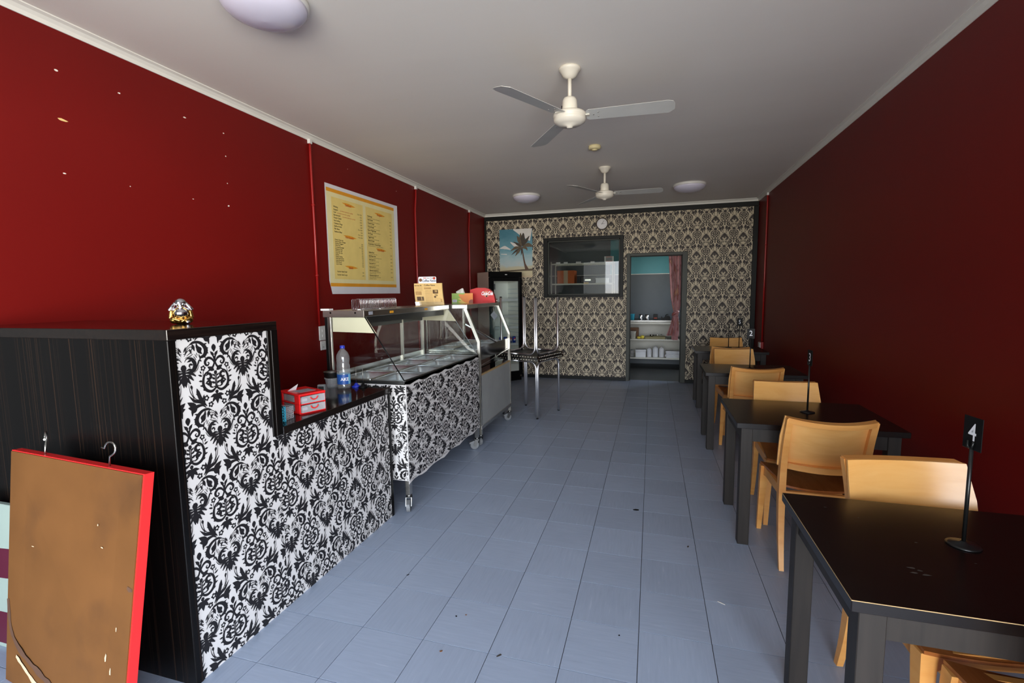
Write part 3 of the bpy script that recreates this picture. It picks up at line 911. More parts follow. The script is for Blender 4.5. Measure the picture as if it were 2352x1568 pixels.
def damask(motif, origin, rects, to3d, flip=False, rot=False):
    """fill rectangles of a plane (u, v) with the half-drop repeat; motif centre at `origin`"""
    PU, PV = 0.27, 0.54
    if flip: motif = [([(u, -v) for u, v in p], l) for p, l in motif]
    if rot: motif = [([(-v, u) for u, v in p], l) for p, l in motif]; PU, PV = PV, PU
    us = [u for p, l in motif for u, v in p]; vs_ = [v for p, l in motif for u, v in p]
    mu0, mu1, mv0, mv1 = min(us), max(us), min(vs_), max(vs_)
    V = []; F = []
    for (x0, x1, y0, y1) in rects:
        for half in (0, 1):
            ou, ov = origin[0] + half * PU / 2, origin[1] + half * PV / 2
            for i in range(math.floor((x0 - mu1 - ou) / PU), math.ceil((x1 - mu0 - ou) / PU) + 1):
                for j in range(math.floor((y0 - mv1 - ov) / PV), math.ceil((y1 - mv0 - ov) / PV) + 1):
                    cu, cv = ou + i * PU, ov + j * PV
                    if cu + mu1 < x0 or cu + mu0 > x1 or cv + mv1 < y0 or cv + mv0 > y1: continue
                    inside = cu + mu0 >= x0 and cu + mu1 <= x1 and cv + mv0 >= y0 and cv + mv1 <= y1
                    for p, l in motif:
                        q = [(cu + a, cv + b) for a, b in p]
                        if not inside:
                            q = clip_poly(q, x0, x1, y0, y1)
                            if len(q) < 3: continue
                        o = len(V)
                        V += [to3d(a, b, l * 6e-6 + half * 3e-6) for a, b in q]
                        F.append(tuple(range(o, o + len(q))))
    mb = MB(); mb.v = V; mb.f = F; mb.sm = [False] * len(F)
    return mb

motif_fine = make_motif(4, 1.20)
motif_back = make_motif(2, 1.38)
ZL, ZH = 0.055, 2.800
dm = damask(motif_back, (1.082, 2.665), [(-2.876, -1.828, ZL, ZH), (-1.828, -0.463, ZL, 1.428), (-1.828, -0.463, 2.456, ZH), (-0.463, -0.410, ZL, ZH), (-0.410, 0.545, 2.146, ZH), (0.545, 1.488, ZL, ZH)],
            lambda u, v, d: (u, YB - 0.0008 - d, v), flip=True)
tag(dm.build('damask_print', 'print_brown', wall_back, fix=False), kind='stuff')

# ------------------------------------------------------------------ reception counter
CX = -1.685
ct = thing('reception_counter', 'stepped reception counter with dark ebony laminate and black and white damask front', 'counter', (-2.2, 2.0, 0))
off = Vector((-2.2, 2.0, 0))
def loc(mb):
    mb.v = [tuple(Vector(p) - off) for p in mb.v]
    return mb
loc(MB().box(XL + 0.004, CX - 0.012, 1.300, 1.318, 0.0, 1.362)).build('end_panel', 'ebony_vertical', ct)
loc(MB().box(CX - 0.030, CX - 0.006, 1.318, 1.780, 0.0, 1.362).box(CX - 0.030, CX - 0.006, 1.780, 2.790, 0.0, 0.858)).build('front_panel', 'wallpaper_white', ct)
loc(MB().bbox(CX - 0.012, CX, 1.298, 1.330, 0.0, 1.362, 0.002)).build('corner_strip', 'ebony_vertical', ct)
loc(MB().bbox(XL + 0.004, CX + 0.006, 1.294, 1.822, 1.362, 1.402, 0.002)).build('high_top', 'ebony_flat', ct)
loc(MB().bbox(-2.10, CX + 0.004, 1.786, 1.826, 0.862, 1.362, 0.002)).build('step_panel', 'ebony_vertical', ct)
loc(MB().bbox(CX - 0.012, CX, 1.768, 1.786, 0.862, 1.362, 0.002)).build('step_strip', 'ebony_vertical', ct)
loc(MB().bbox(-2.20, CX + 0.004, 1.826, 2.800, 0.858, 0.896, 0.002)).build('low_top', 'ebony_flat', ct)
loc(MB().bbox(-2.16, CX, 2.776, 2.800, 0.0, 0.858, 0.002)).build('far_end_panel', 'ebony_vertical', ct)
loc(MB().box(-2.16, -2.14, 1.826, 2.776, 0.0, 0.858)).build('back_panel', 'black_trim', ct)
P3 = lambda u, v, d: (CX - 0.0055 + d - off.x, u - off.y, v)
m1 = damask(motif_fine, (1.491, 1.200), [(1.330, 1.768, 0.862, 1.362), (1.330, 1.800, 0.0, 0.862)], P3)
m2 = damask(motif_fine, (1.977, 0.815), [(1.800, 2.235, 0.0, 0.858)], P3)
m3 = damask(motif_fine, (2.510, 0.411), [(2.235, 2.776, 0.0, 0.858)], P3, flip=True)
for m in (m1, m2, m3):
    tag(m.build('damask_print', 'print_black', ct, fix=False), kind='stuff')

def bld(mb, name, mat, parent, off, **k):
    """build from world coordinates under a thing standing (unrotated) at off"""
    ox, oy, oz = off
    mb.v = [(p[0] - ox, p[1] - oy, p[2] - oz) for p in mb.v]
    return mb.build(name, mat, parent, **k)

def caster(parent, x, y, ang, off, top=0.115, r=0.042):
    """swivel caster under a cart leg"""
    M = Matrix.Translation((x - off[0], y - off[1], 0)) @ Matrix.Rotation(ang, 4, 'Z')
    f = MB()
    f.tube([(0, 0, top), (0, 0, top - 0.018)], 0.02, 14)
    for s in (-1, 1):
        f.prism([(-0.018, top - 0.016), (0.022, top - 0.016), (0.040, r), (0.028, r - 0.014), (0.012, r - 0.012)], 0, s * 0.019 - 0.002, s * 0.019 + 0.002)
    f.box(-0.019, 0.019, -0.016, 0.022, top - 0.020, top - 0.015)
    f.xform(M)
    c = f.build('caster', 'steel_dark', parent)
    w = MB()
    w.sweep([[(x0, 0.026 + rr * math.cos(a), r + rr * math.sin(a)) for a in [2 * math.pi * k / 20 for k in range(20)]] for x0, rr in ((-0.014, r * 0.86), (-0.012, r), (0.012, r), (0.014, r * 0.86))], smooth=False)
    w.tube([(-0.020, 0.026, r), (0.020, 0.026, r)], 0.008, 8)
    w.xform(M)
    w.build('wheel', 'rubber_grey', c)
    b = MB().prism([(0.03, top - 0.03), (0.075, top - 0.045), (0.078, top - 0.06), (0.035, top - 0.055)], 0, -0.012, 0.012).xform(M)
    b.build('brake_pedal', 'rubber_grey', c)

# ------------------------------------------------------------------ heated food cart with papered front
X0, X1, YA, YE = -2.20, -1.602, 2.870, 4.300
RZ0, RZ1, RXF = 1.366, 1.410, -1.900
off1 = (-1.90, 3.585, 0)
c1 = thing('hot_food_cart', 'stainless hot food display cart with slanted glass and damask papered base', 'food cart', off1)
for x in (X0 + 0.02, X1 - 0.022):
    for y in (YA + 0.03, YE - 0.03):
        bld(MB().bbox(x - 0.018, x + 0.018, y - 0.018, y + 0.018, 0.112, 0.26, 0.002), 'leg', 'steel', c1, off1)
caster(c1, X1 - 0.022, YA + 0.03, R(200), off1); caster(c1, X1 - 0.022, YE - 0.03, R(120), off1)
caster(c1, X0 + 0.02, YA + 0.03, R(30), off1); caster(c1, X0 + 0.02, YE - 0.03, R(80), off1)
bld(MB().box(X0 + 0.004, X1 - 0.006, YA + 0.004, YE - 0.004, 0.235, 0.800), 'body', 'steel_dark', c1, off1)
# papered faces: end face is flat, front sheet has a wavy hand-cut lower edge
bld(MB().box(X0 + 0.20, X1 - 0.004, YA, YA + 0.003, 0.222, 0.900), 'end_paper', 'wallpaper_white', c1, off1)
fpoly = [(YA, 0.905), (YA, 0.200)]
n = 22
rr = random.Random(3)
low = []
for i in range(1, n):
    y = YA + (YE - YA) * i / n
    low.append((y, 0.206 + 0.010 * math.sin(i * 1.25) + rr.uniform(-0.004, 0.004)))
top = [(YE - (YE - YA) * i / n, 0.900 + 0.008 * math.sin(i * 1.7) + rr.uniform(-.003, .003)) for i in range(0, n)]
fpoly = [(YA, 0.200)] + low + [(YE, 0.205)] + top + [(YA, 0.906)]
bld(MB().prism(fpoly, 0, X1 - 0.003, X1), 'front_paper', 'wallpaper_white', c1, off1)
P3 = lambda u, v, d: (X1 + 0.0005 + d - off1[0], u - off1[1], v)
tag(damask(motif_fine, (3.210, 0.560), [(YA + 0.004, YE - 0.006, 0.218, 0.890)], P3, rot=True).build('damask_print', 'print_black', c1, fix=False), kind='stuff')
P3 = lambda u, v, d: (u - off1[0], YA - 0.0005 - d - off1[1], v)
tag(damask(motif_fine, (-1.700, 0.690), [(X0 + 0.21, X1 - 0.006, 0.226, 0.896)], P3).build('damask_print', 'print_black', c1, fix=False), kind='stuff')
# top deck frame with openings for 2 x 4 pans
px = [(-2.155, -1.900), (-1.885, -1.630)]
pw = (YE - YA - 0.05) / 4
py = [(YA + 0.028 + i * pw + 0.008, YA + 0.028 + (i + 1) * pw - 0.008) for i in range(4)]
dk = MB()
DZ0, DZ1 = 0.902, 0.922
xs = [X0, px[0][0], px[0][1], px[1][0], px[1][1], X1 - 0.004]
ys = [YA + 0.004] + [v for p in py for v in p] + [YE]
for i in range(len(xs) - 1):
    for j in range(len(ys) - 1):
        hole = (i in (1, 3)) and (j % 2 == 1)
        if not hole:
            dk.box(xs[i], xs[i + 1], ys[j], ys[j + 1], DZ0, DZ1)
bld(dk, 'deck', 'steel_dark', c1, off1)
bld(MB().box(X0 + 0.004, X1 - 0.008, YA + 0.006, YE - 0.004, 0.800, 0.806), 'well_floor', 'steel_dark', c1, off1)
bld(MB().box(X1 - 0.012, X1 - 0.004, YA + 0.004, YE, 0.885, 0.932), 'front_rail', 'steel_dark', c1, off1)
bld(MB().box(X0, X0 + 0.006, YA, YE, 0.880, 0.965), 'back_rail', 'steel', c1, off1)
# roof, valances, posts
bld(MB().bbox(X0 - 0.03, RXF, YA - 0.005, YE, RZ0, RZ1, 0.003), 'roof', 'steel', c1, off1)
bld(MB().bbox(X0 - 0.03, RXF + 0.002, YA - 0.014, YA - 0.004, RZ0 - 0.002, RZ1 + 0.002, 0.002), 'roof_end_cap', 'steel_bright', c1, off1)
for x in (-2.165, -1.965):
    bld(MB().lathe([(0.0001, -0.004), (0.006, -0.003), (0.007, 0.0)], n=10).xform(Matrix.Translation((x, YA - 0.014, 1.395)) @ Matrix.Rotation(R(90), 4, 'X')), 'rivet', 'steel_dark', c1, off1)
bld(MB().box(X0 - 0.045, X0 + 0.025, YA - 0.015, YA + 0.03, RZ1 + 0.001, RZ1 + 0.014), 'roof_clip', 'white_plastic', c1, off1)
bld(MB().box(X0 + 0.03, RXF - 0.03, YA + 0.06, YE - 0.06, RZ0 - 0.05, RZ0 - 0.002), 'heat_lamp_housing', 'black_satin', c1, off1)
bld(MB().prism([(X0 + 0.03, RZ0), (RXF - 0.003, RZ0), (RXF + 0.076, RZ0 - 0.112), (X0 + 0.03, RZ0 - 0.105)], 1, YA + 0.010, YA + 0.016), 'end_valance', 'cream_panel', c1, off1)
bld(MB().prism([(X0 + 0.03, RZ0), (RXF - 0.003, RZ0), (RXF + 0.076, RZ0 - 0.112), (X0 + 0.03, RZ0 - 0.105)], 1, YE - 0.016, YE - 0.010), 'end_valance', 'cream_panel', c1, off1)
bld(MB().box(X0 + 0.004, X0 + 0.02, YA + 0.02, YE - 0.02, RZ0 - 0.105, RZ0), 'back_valance', 'black_satin', c1, off1)
for y in (YA + 0.008, YE - 0.012, (YA + YE) / 2 + 0.3):
    bld(MB().bbox(X0 - 0.002, X0 + 0.022, y - 0.010, y + 0.012, 0.92, RZ0, 0.002), 'post', 'steel_bright', c1, off1)
bld(MB().bbox(X0 - 0.028, X0 - 0.004, YA + 0.000, YA + 0.016, 0.80, RZ0, 0.001), 'back_post', 'black_satin', c1, off1)
e0, e1 = Vector((RXF - 0.002, 0, RZ0)), Vector((X1 - 0.012, 0, 0.928))
bld(MB().quad((e0.x, YA + 0.006, e0.z), (e0.x, YE - 0.006, e0.z), (e1.x, YE - 0.006, e1.z), (e1.x, YA + 0.006, e1.z)), 'front_glass', 'clear_glass', c1, off1)
for y in (YA + 0.007, YE - 0.007):
    bld(MB().add([(X0 + 0.022, y, 0.926), (e1.x - 0.004, y, 0.926), (e0.x - 0.003, y, RZ0 - 0.002), (X0 + 0.022, y, RZ0 - 0.002)], [(0, 1, 2, 3)]), 'end_glass', 'clear_glass', c1, off1)
bld(MB().tube([e0 + Vector((0, YA + 0.004, 0)), e1 + Vector((0, YA + 0.004, 0))], 0.004, 6), 'glass_edge', 'black_plastic', c1, off1)
bld(MB().tube([e0 + Vector((0, YE - 0.004, 0)), e1 + Vector((0, YE - 0.004, 0))], 0.0035, 6), 'glass_edge', 'grey_plastic', c1, off1)
bld(MB().quad((X0 + 0.010, YA + 0.02, 0.965), (X0 + 0.010, YE - 0.02, 0.965), (X0 + 0.010, YE - 0.02, 1.262), (X0 + 0.010, YA + 0.02, 1.262)), 'back_glass', 'clear_glass', c1, off1)
for y, w, m in ((YA + 0.05, 0.05, 'sticker_grey'), (3.20, 0.055, 'sticker_orange'), (3.78, 0.055, 'sticker_orange')):
    bld(MB().box(RXF, RXF + 0.0012, y, y + w, 1.379, 1.402 if m == 'sticker_grey' else 1.396), 'sticker', m, c1, off1)

def pan(x0, x1, y0, y1, z, label, depth=0.095, group='steel food pans in the display carts'):
    cx, cy = (x0 + x1) / 2, (y0 + y1) / 2
    hx, hy = (x1 - x0) / 2, (y1 - y0) / 2
    t = thing('food_pan', label, 'pan', (cx, cy, z), group=group)
    def ring(dx, dy, zz, r, k=4):
        out = []
        for qx, qy, a0 in ((1, 1, 0), (-1, 1, 90), (-1, -1, 180), (1, -1, 270)):
            for i in range(k + 1):
                a = R(a0 + 90 * i / k)
                out.append((qx * (dx - r) + r * math.cos(a), qy * (dy - r) + r * math.sin(a), zz))
        return out
    mb = MB()
    mb.sweep([ring(hx - 0.010, hy - 0.010, 0.001, 0.024), ring(hx - 0.022, hy - 0.022, -0.014, 0.03), ring(hx - 0.036, hy - 0.036, -depth, 0.034)], caps=False, smooth=True)
    o = len(mb.v)
    r = ring(hx - 0.036, hy - 0.036, -depth, 0.034)
    mb.add(r, [tuple(range(len(r)))])
    mb.build('basin', 'pan_steel', t, fix=False)
    rm = MB().sweep([ring(hx + 0.004, hy + 0.004, 0.0008, 0.012), ring(hx + 0.004, hy + 0.004, 0.004, 0.012), ring(hx - 0.010, hy - 0.010, 0.004, 0.024), ring(hx - 0.010, hy - 0.010, 0.0, 0.024)], caps=False)
    rm.build('rim', 'pan_steel', t, fix=False)
    return t
ordn = ['nearest', 'second', 'third', 'farthest']
for j in range(4):
    for i in range(2):
        pan(px[i][0], px[i][1], py[j][0], py[j][1], DZ1, 'empty steel food pan, %s in the %s row of the damask papered cart' % (ordn[j], ('wall side', 'aisle side')[i]))

# ------------------------------------------------------------------ second display cart, grey panelled
YA2, YE2 = 4.345, 5.400
off2 = (-1.90, 4.87, 0)
RX2 = -1.752
c2 = thing('display_cart', 'stainless glass display cart with grey laminate front panel on casters', 'food cart', off2)
for y in (YA2 + 0.016, YE2 - 0.016):
    bld(MB().bar((RX2, y, 1.372), (X1 - 0.016, y, 1.045), 0.030, 0.030).bbox(X1 - 0.031, X1 - 0.001, y - 0.015, y + 0.015, 0.16, 1.050, 0.002), 'front_post', 'steel_bright', c2, off2)
    bld(MB().bbox(X0, X0 + 0.026, y - 0.015, y + 0.015, 0.16, 1.372, 0.002), 'back_post', 'steel', c2, off2)
    for x in (X1 - 0.016, X0 + 0.015):
        bld(MB().bbox(x - 0.016, x + 0.016, y - 0.016, y + 0.016, 0.110, 0.165, 0.002), 'leg', 'steel_bright', c2, off2)
caster(c2, X1 - 0.016, YA2 + 0.016, R(60), off2); caster(c2, X1 - 0.016, YE2 - 0.03, R(125), off2)
caster(c2, X0 + 0.02, YA2 + 0.016, R(10), off2); caster(c2, X0 + 0.02, YE2 - 0.03, R(150), off2)
bld(MB().box(X1 - 0.018, X1 - 0.004, YA2 + 0.030, YE2 - 0.030, 0.205, 0.708), 'front_panel', 'laminate_grey', c2, off2)
bld(MB().box(X1 - 0.020, X1 - 0.002, YA2 + 0.030, YE2 - 0.030, 0.708, 0.724), 'panel_edge', 'raw_edge', c2, off2)
bld(MB().bbox(X1 - 0.026, X1 + 0.002, YA2 + 0.01, YE2 - 0.01, 0.168, 0.205, 0.002), 'bottom_rail', 'steel', c2, off2)
bld(MB().box(X0, X1 - 0.03, YA2 + 0.01, YE2 - 0.01, 0.175, 0.195), 'bottom_shelf', 'steel_dark', c2, off2)
bld(MB().box(X0, X0 + 0.01, YA2 + 0.01, YE2 - 0.01, 0.195, 0.94), 'back_panel', 'black_gloss', c2, off2)
bld(MB().box(X0, X1 - 0.03, YA2 + 0.004, YA2 + 0.012, 0.195, 0.94), 'end_panel', 'steel', c2, off2)
bld(MB().box(X0 + 0.01, X1 - 0.10, YA2 + 0.02, YE2 - 0.02, 0.742, 0.752), 'tray_shelf', 'black_gloss', c2, off2)
bld(MB().tube([(X1 - 0.02, YA2 + 0.03, 0.80), (X1 - 0.02, YE2 - 0.03, 0.862)], 0.004, 6), 'stay_wire', 'steel', c2, off2)
px2 = [(-2.150, -1.905), (-1.885, -1.650)]
pw2 = (YE2 - YA2 - 0.08) / 3
py2 = [(YA2 + 0.04 + i * pw2 + 0.008, YA2 + 0.04 + (i + 1) * pw2 - 0.008) for i in range(3)]
dk = MB()
xs = [X0, px2[0][0], px2[0][1], px2[1][0], px2[1][1], X1 - 0.032]
ys = [YA2 + 0.004] + [v for p in py2 for v in p] + [YE2 - 0.004]
for i in range(len(xs) - 1):
    for j in range(len(ys) - 1):
        if not ((i in (1, 3)) and (j % 2 == 1)):
            dk.box(xs[i], xs[i + 1], ys[j], ys[j + 1], 0.945, 0.962)
bld(dk, 'deck', 'steel', c2, off2)
bld(MB().box(X1 - 0.036, X1 - 0.030, YA2 + 0.03, YE2 - 0.03, 0.852, 0.985), 'deck_apron', 'black_gloss', c2, off2)
bld(MB().bbox(X0 - 0.02, RX2 + 0.018, YA2, YE2 + 0.01, 1.372, 1.410, 0.003), 'roof', 'steel', c2, off2)
bld(MB().bbox(RX2 + 0.018, RX2 + 0.024, YA2, YA2 + 0.30, 1.370, 1.410, 0.001), 'roof_trim', 'steel_bright', c2, off2)
g0, g1 = Vector((RX2 + 0.004, 0, 1.372)), Vector((X1 - 0.006, 0, 0.992))
bld(MB().quad((g0.x, YA2 + 0.03, g0.z), (g0.x, YE2 - 0.03, g0.z), (g1.x, YE2 - 0.03, 1.03), (g1.x, YA2 + 0.03, 1.03)), 'front_glass', 'clear_glass', c2, off2)
for y in (YA2 + 0.010, YE2 - 0.010):
    bld(MB().add([(X0 + 0.03, y, 0.965), (X1 - 0.035, y, 0.965), (X1 - 0.035, y, 1.04), (RX2 - 0.01, y, 1.37), (X0 + 0.03, y, 1.37)], [(0, 1, 2, 3, 4)]), 'end_glass', 'clear_glass', c2, off2)
bld(MB().quad((X0 + 0.012, YA2 + 0.03, 0.965), (X0 + 0.012, YE2 - 0.03, 0.965), (X0 + 0.012, YE2 - 0.03, 1.37), (X0 + 0.012, YA2 + 0.03, 1.37)), 'back_glass', 'clear_glass', c2, off2)
bld(MB().tube([(-1.86, YA2 + 0.26, 1.205), (X1 - 0.04, YA2 + 0.62, 0.985)], 0.012, 10), 'stay_bar', 'chrome', c2, off2)
bld(MB().add([(-1.80, YE2 - 0.013, 1.20), (-1.755, YE2 - 0.013, 1.25), (-1.80, YE2 - 0.013, 1.31), (-1.845, YE2 - 0.013, 1.26)], [(0, 1, 2, 3)]), 'sticker', 'sticker_grey', c2, off2)
bld(MB().tube([(RX2 - 0.01, YE2 - 0.016, 1.410), (RX2 - 0.01, YE2 - 0.016, 1.452)], 0.008, 10), 'roof_peg', 'steel_bright', c2, off2)
for j in range(3):
    for i in range(2):
        pan(px2[i][0], px2[i][1], py2[j][0], py2[j][1], 0.962, 'empty steel food pan, %s in the %s row of the grey panelled cart' % (('nearest', 'middle', 'farthest')[j], ('wall side', 'aisle side')[i]), depth=0.08)

# ------------------------------------------------------------------ dining tables
TBX0, TBX1, TBZ = 0.488, 1.338, 0.750
def make_table(loc, depth, label):
    w = TBX1 - TBX0
    t = thing('dining_table', label, 'table', loc, group='dark dining tables along the right wall')
    hx, hy = w / 2, depth / 2
    MB().bbox(-hx, hx, -hy, hy, TBZ - 0.032, TBZ, 0.002).build('table_top', 'table_top', t)
    L = 0.062
    ix, iy = hx - 0.028, hy - 0.028
    for sx in (-1, 1):
        for sy in (-1, 1):
            MB().bbox(sx * ix, sx * (ix - L), sy * iy, sy * (iy - L), 0.0, TBZ - 0.032, 0.002).build('leg', 'table_wood', t)
    ap = (TBZ - 0.115, TBZ - 0.032)
    for sy in (-1, 1):
        MB().box(-ix + L, ix - L, sy * (iy - 0.008), sy * (iy - 0.030), *ap).build('apron', 'table_wood', t)
    for sx in (-1, 1):
        MB().box(sx * (ix - 0.008), sx * (ix - 0.030), -iy + L, iy - L, *ap).build('apron', 'table_wood', t)
    return t
TX = (TBX0 + TBX1) / 2
tabs = [make_table((TX, 1.630, 0), 0.66, 'scuffed dark wooden table nearest the camera, carrying table number 4'),
        make_table((TX, 3.300, 0), 0.67, 'dark wooden table carrying table number 3, second from the camera'),
        make_table((TX + 0.01, 5.055, 0), 0.60, 'dark wooden table carrying table number 2, third from the camera'),
        make_table((TX + 0.06, 6.760, 0), 0.60, 'dark wooden table farthest back by the papered wall')]
# pale worn arrises and scuffs on the nearest table top
for (a, b, c, d) in ((-0.425, 0.425, -0.3302, -0.3292), (-0.4252, -0.4242, -0.33, 0.33)):
    MB().box(a, b, c, d, TBZ - 0.0022, TBZ - 0.0002).build('worn_edge', 'raw_edge', tabs[0])
rr = random.Random(8)
for (x, y, s) in ((0.70, 1.50, .012), (0.715, 1.49, .010), (0.695, 1.475, .011), (0.72, 1.47, .012), (0.78, 1.66, .006), (0.60, 1.86, .006), (0.68, 1.80, .004), (1.02, 1.42, .007), (0.88, 1.57, .004)):
    n = 7
    MB().add([(x - TX + s * math.cos(6.283 * k / n) * rr.uniform(.5, 1.2), y - 1.630 + 0.4 * s * math.sin(6.283 * k / n) * rr.uniform(.5, 1.2), TBZ + 0.0004) for k in range(n)], [tuple(range(n))]).build('scuff', 'dust_mark', tabs[0], fix=False)

# ------------------------------------------------------------------ timber chairs (front of the chair looks towards +y)
def make_chair():
    t = thing('dining_chair', '', 'chair')
    # rear legs run up as the stiles of the back
    path = [(-0.250, 0.0), (-0.215, 0.14), (-0.192, 0.30), (-0.185, 0.44), (-0.197, 0.58), (-0.232, 0.72), (-0.285, 0.852)]
    dep = [0.024, 0.032, 0.042, 0.052, 0.044, 0.036, 0.028]
    wid = [0.024, 0.028, 0.031, 0.034, 0.032, 0.030, 0.028]
    pp = bezier([(y, z, 0) for y, z in path], 3)
    def lerp(a, i):
        tt = i / (len(pp) - 1) * (len(a) - 1); k = min(int(tt), len(a) - 2)
        return a[k] + (a[k + 1] - a[k]) * (tt - k)
    for s in (-1, 1):
        rings = []
        for i, p in enumerate(pp):
            d, w = lerp(dep, i) / 2, lerp(wid, i) / 2
            x = s * 0.190
            rings.append([(x - w, p.x - d, p.y), (x + w, p.x - d, p.y), (x + w, p.x + d, p.y), (x - w, p.x + d, p.y)])
        MB().sweep(rings).build('rear_leg', 'chair_wood', t, crease=R(35))
    for s in (-1, 1):
        rings = []
        for z, x, y, w in ((0.0, 0.208, 0.232, 0.026), (0.20, 0.202, 0.222, 0.034), (0.38, 0.195, 0.208, 0.046), (0.428, 0.193, 0.204, 0.048)):
            h = w / 2
            rings.append([(s * x - h, y - h, z), (s * x + h, y - h, z), (s * x + h, y + h, z), (s * x - h, y + h, z)])
        MB().sweep(rings).build('front_leg', 'chair_wood', t, crease=R(35))
    # rails under the seat
    for s in (-1, 1):
        MB().prism([(-0.175, 0.395), (-0.175, 0.445), (0.20, 0.428), (0.20, 0.365), (0.13, 0.380)], 0, s * 0.190 - 0.011, s * 0.190 + 0.011).build('side_rail', 'chair_wood', t)
    MB().prism([(-0.175, 0.36), (-0.175, 0.430), (0.175, 0.430), (0.175, 0.36), (0.13, 0.385), (-0.13, 0.385)], 1, 0.196, 0.218).build('front_rail', 'chair_wood', t)
    MB().box(-0.178, 0.178, -0.196, -0.174, 0.375, 0.425).build('rear_rail', 'chair_wood', t)
    # dished ply seat
    nx, ny = 10, 5
    top = []; bot = []
    for j in range(ny + 1):
        y = -0.168 + (0.232 + 0.168) * j / ny
        for i in range(nx + 1):
            u = -1 + 2 * i / nx
            hw = 0.172 + 0.040 * j / ny
            z = 0.447 - 0.018 * (1 - u * u) - 0.010 * (j / ny) ** 2 + 0.004
            top.append((u * hw, y, z)); bot.append((u * hw, y, z - 0.012))
    mb = MB(); N = (nx + 1) * (ny + 1)
    fs = []
    for j in range(ny):
        for i in range(nx):
            a = j * (nx + 1) + i
            fs.append((a, a + 1, a + nx + 2, a + nx + 1)); fs.append((a + N, a + nx + 1 + N, a + nx + 2 + N, a + 1 + N))
    for i in range(nx):
        fs.append((i, i + N, i + 1 + N, i + 1)); b = ny * (nx + 1) + i
        fs.append((b, b + 1, b + 1 + N, b + N))
    for j in range(ny):
        a = j * (nx + 1); fs.append((a, a + nx + 1, a + nx + 1 + N, a + N)); a += nx
        fs.append((a, a + N, a + nx + 1 + N, a + nx + 1))
    mb.add(top + bot, fs, False)
    mb.build('seat', 'chair_seat', t, crease=R(35))
    # curved back: ply panel in front of a frame of top rail and lower rail
    def back_y(z):
        for i in range(len(path) - 1):
            if path[i][1] <= z <= path[i + 1][1]:
                f = (z - path[i][1]) / (path[i + 1][1] - path[i][1])
                return path[i][0] + (path[i + 1][0] - path[i][0]) * f
        return path[-1][0]
    def sheet(zs, hw, y0, y1, name, mat, bow=0.055):
        n = 16
        vs = []; fs = []
        for z, h in zip(zs, hw):
            for side in (0, 1):
                for i in range(n + 1):
                    u = -1 + 2 * i / n
                    dip = 0.013 * (1 - u * u) * max(0.0, min(1.0, (z - 0.72) / 0.138))
                    vs.append((u * h, back_y(z) + (y0, y1)[side] - bow * (1 - u * u), z - dip))
        W = n + 1
        m = len(zs)
        for j in range(m - 1):
            for i in range(n):
                a = j * 2 * W + i; b = a + 2 * W
                fs.append((a, a + 1, b + 1, b)); fs.append((a + W, b + W, b + W + 1, a + W + 1))
            a = j * 2 * W; b = a + 2 * W
            fs.append((a, b, b + W, a + W)); fs.append((a + n, a + n + W, b + n + W, b + n))
        for i in range(n):
            a = i; fs.append((a, a + W, a + W + 1, a + 1))
            b = (m - 1) * 2 * W + i; fs.append((b, b + 1, b + W + 1, b + W))
        return MB().add(vs, fs).build(name, mat, t, crease=R(35))
    sheet([0.560, 0.66, 0.735, 0.80, 0.858], [0.212, 0.213, 0.214, 0.209, 0.204], 0.031, 0.042, 'backrest_panel', 'chair_ply')
    sheet([0.828, 0.858], [0.196, 0.200], -0.014, 0.031, 'top_rail', 'chair_wood')
    sheet([0.556, 0.590], [0.178, 0.178], -0.010, 0.031, 'lower_rail', 'chair_wood')
    return t
GR = 'beech dining chairs at the dark tables'
chairs = [
    (1.045, 1.352, 0, 'beech chair tucked under the near side of table 4, at the bottom right corner'),
    (0.975, 1.868, 188, 'beech chair on the far side of table 4, its backrest facing the camera'),
    (0.888, 3.010, 0, 'beech chair seen from behind in full view, pushed in at the second table'),
    (0.935, 3.540, 181, 'beech chair with chipped edge on the far side of table 3, facing the camera'),
    (0.880, 4.740, 0, 'beech chair seen from behind, its legs hidden by the second table'),
    (0.925, 5.575, 187, 'beech chair on the far side of table 2, backrest facing the camera'),
    (0.898, 6.330, 0, 'beech chair seen from behind at the farthest table, mostly hidden'),
    (1.005, 6.965, 180, 'beech chair against the damask wall on the far side of the farthest table')]
proto = make_chair()
for i, (x, y, a, lab) in enumerate(chairs):
    o = proto if i == 0 else copy_tree(proto)
    o.location = (x, y, 0); o.rotation_euler = (0, 0, R(a))
    tag(o, lab, 'chair', GR)

# ------------------------------------------------------------------ table number stands
def number_stand(x, y, num, card_rot, label, h=0.30, ghost=False):
    t = thing('table_number_stand', label, 'table number', (x, y, TBZ), group='table number stands')
    MB().lathe([(0.040, 0.0), (0.042, 0.003), (0.034, 0.006), (0.010, 0.010), (0.006, 0.014)], n=24).build('base', 'black_satin', t)
    MB().tube([(0, 0, 0.008), (0, 0, h)], 0.0052, 10).build('pole', 'black_satin', t)
    k = MB()
    k.tube([(-0.010, -0.004, h + 0.02), (-0.008, -0.006, h + 0.004), (0, 0, h - 0.006), (0.008, -0.006, h + 0.004), (0.010, -0.004, h + 0.02)], 0.0028, 6)
    k.build('clip', 'black_satin', t, rotz=card_rot)
    c = MB().bbox(-0.034, 0.034, -0.001, 0.001, h - 0.005, h + 0.092, 0.0008).build('card', 'card_black', t, rotz=card_rot)
    nm = MB()
    put_text(nm, num, (0, -0.0016, h + 0.022), (1, 0, 0), (0, 0, 1), size=0.074, align='CENTER', bold=0.0004)
    nm.v = [(p[0] * 0.82, p[1], p[2]) for p in nm.v]
    put_text(nm, num, (0, 0.0016, h + 0.022), (-1, 0, 0), (0, 0, 1), size=0.074, align='CENTER', bold=0.0004)
    nm.build('numeral', 'numeral_white', c, fix=False)
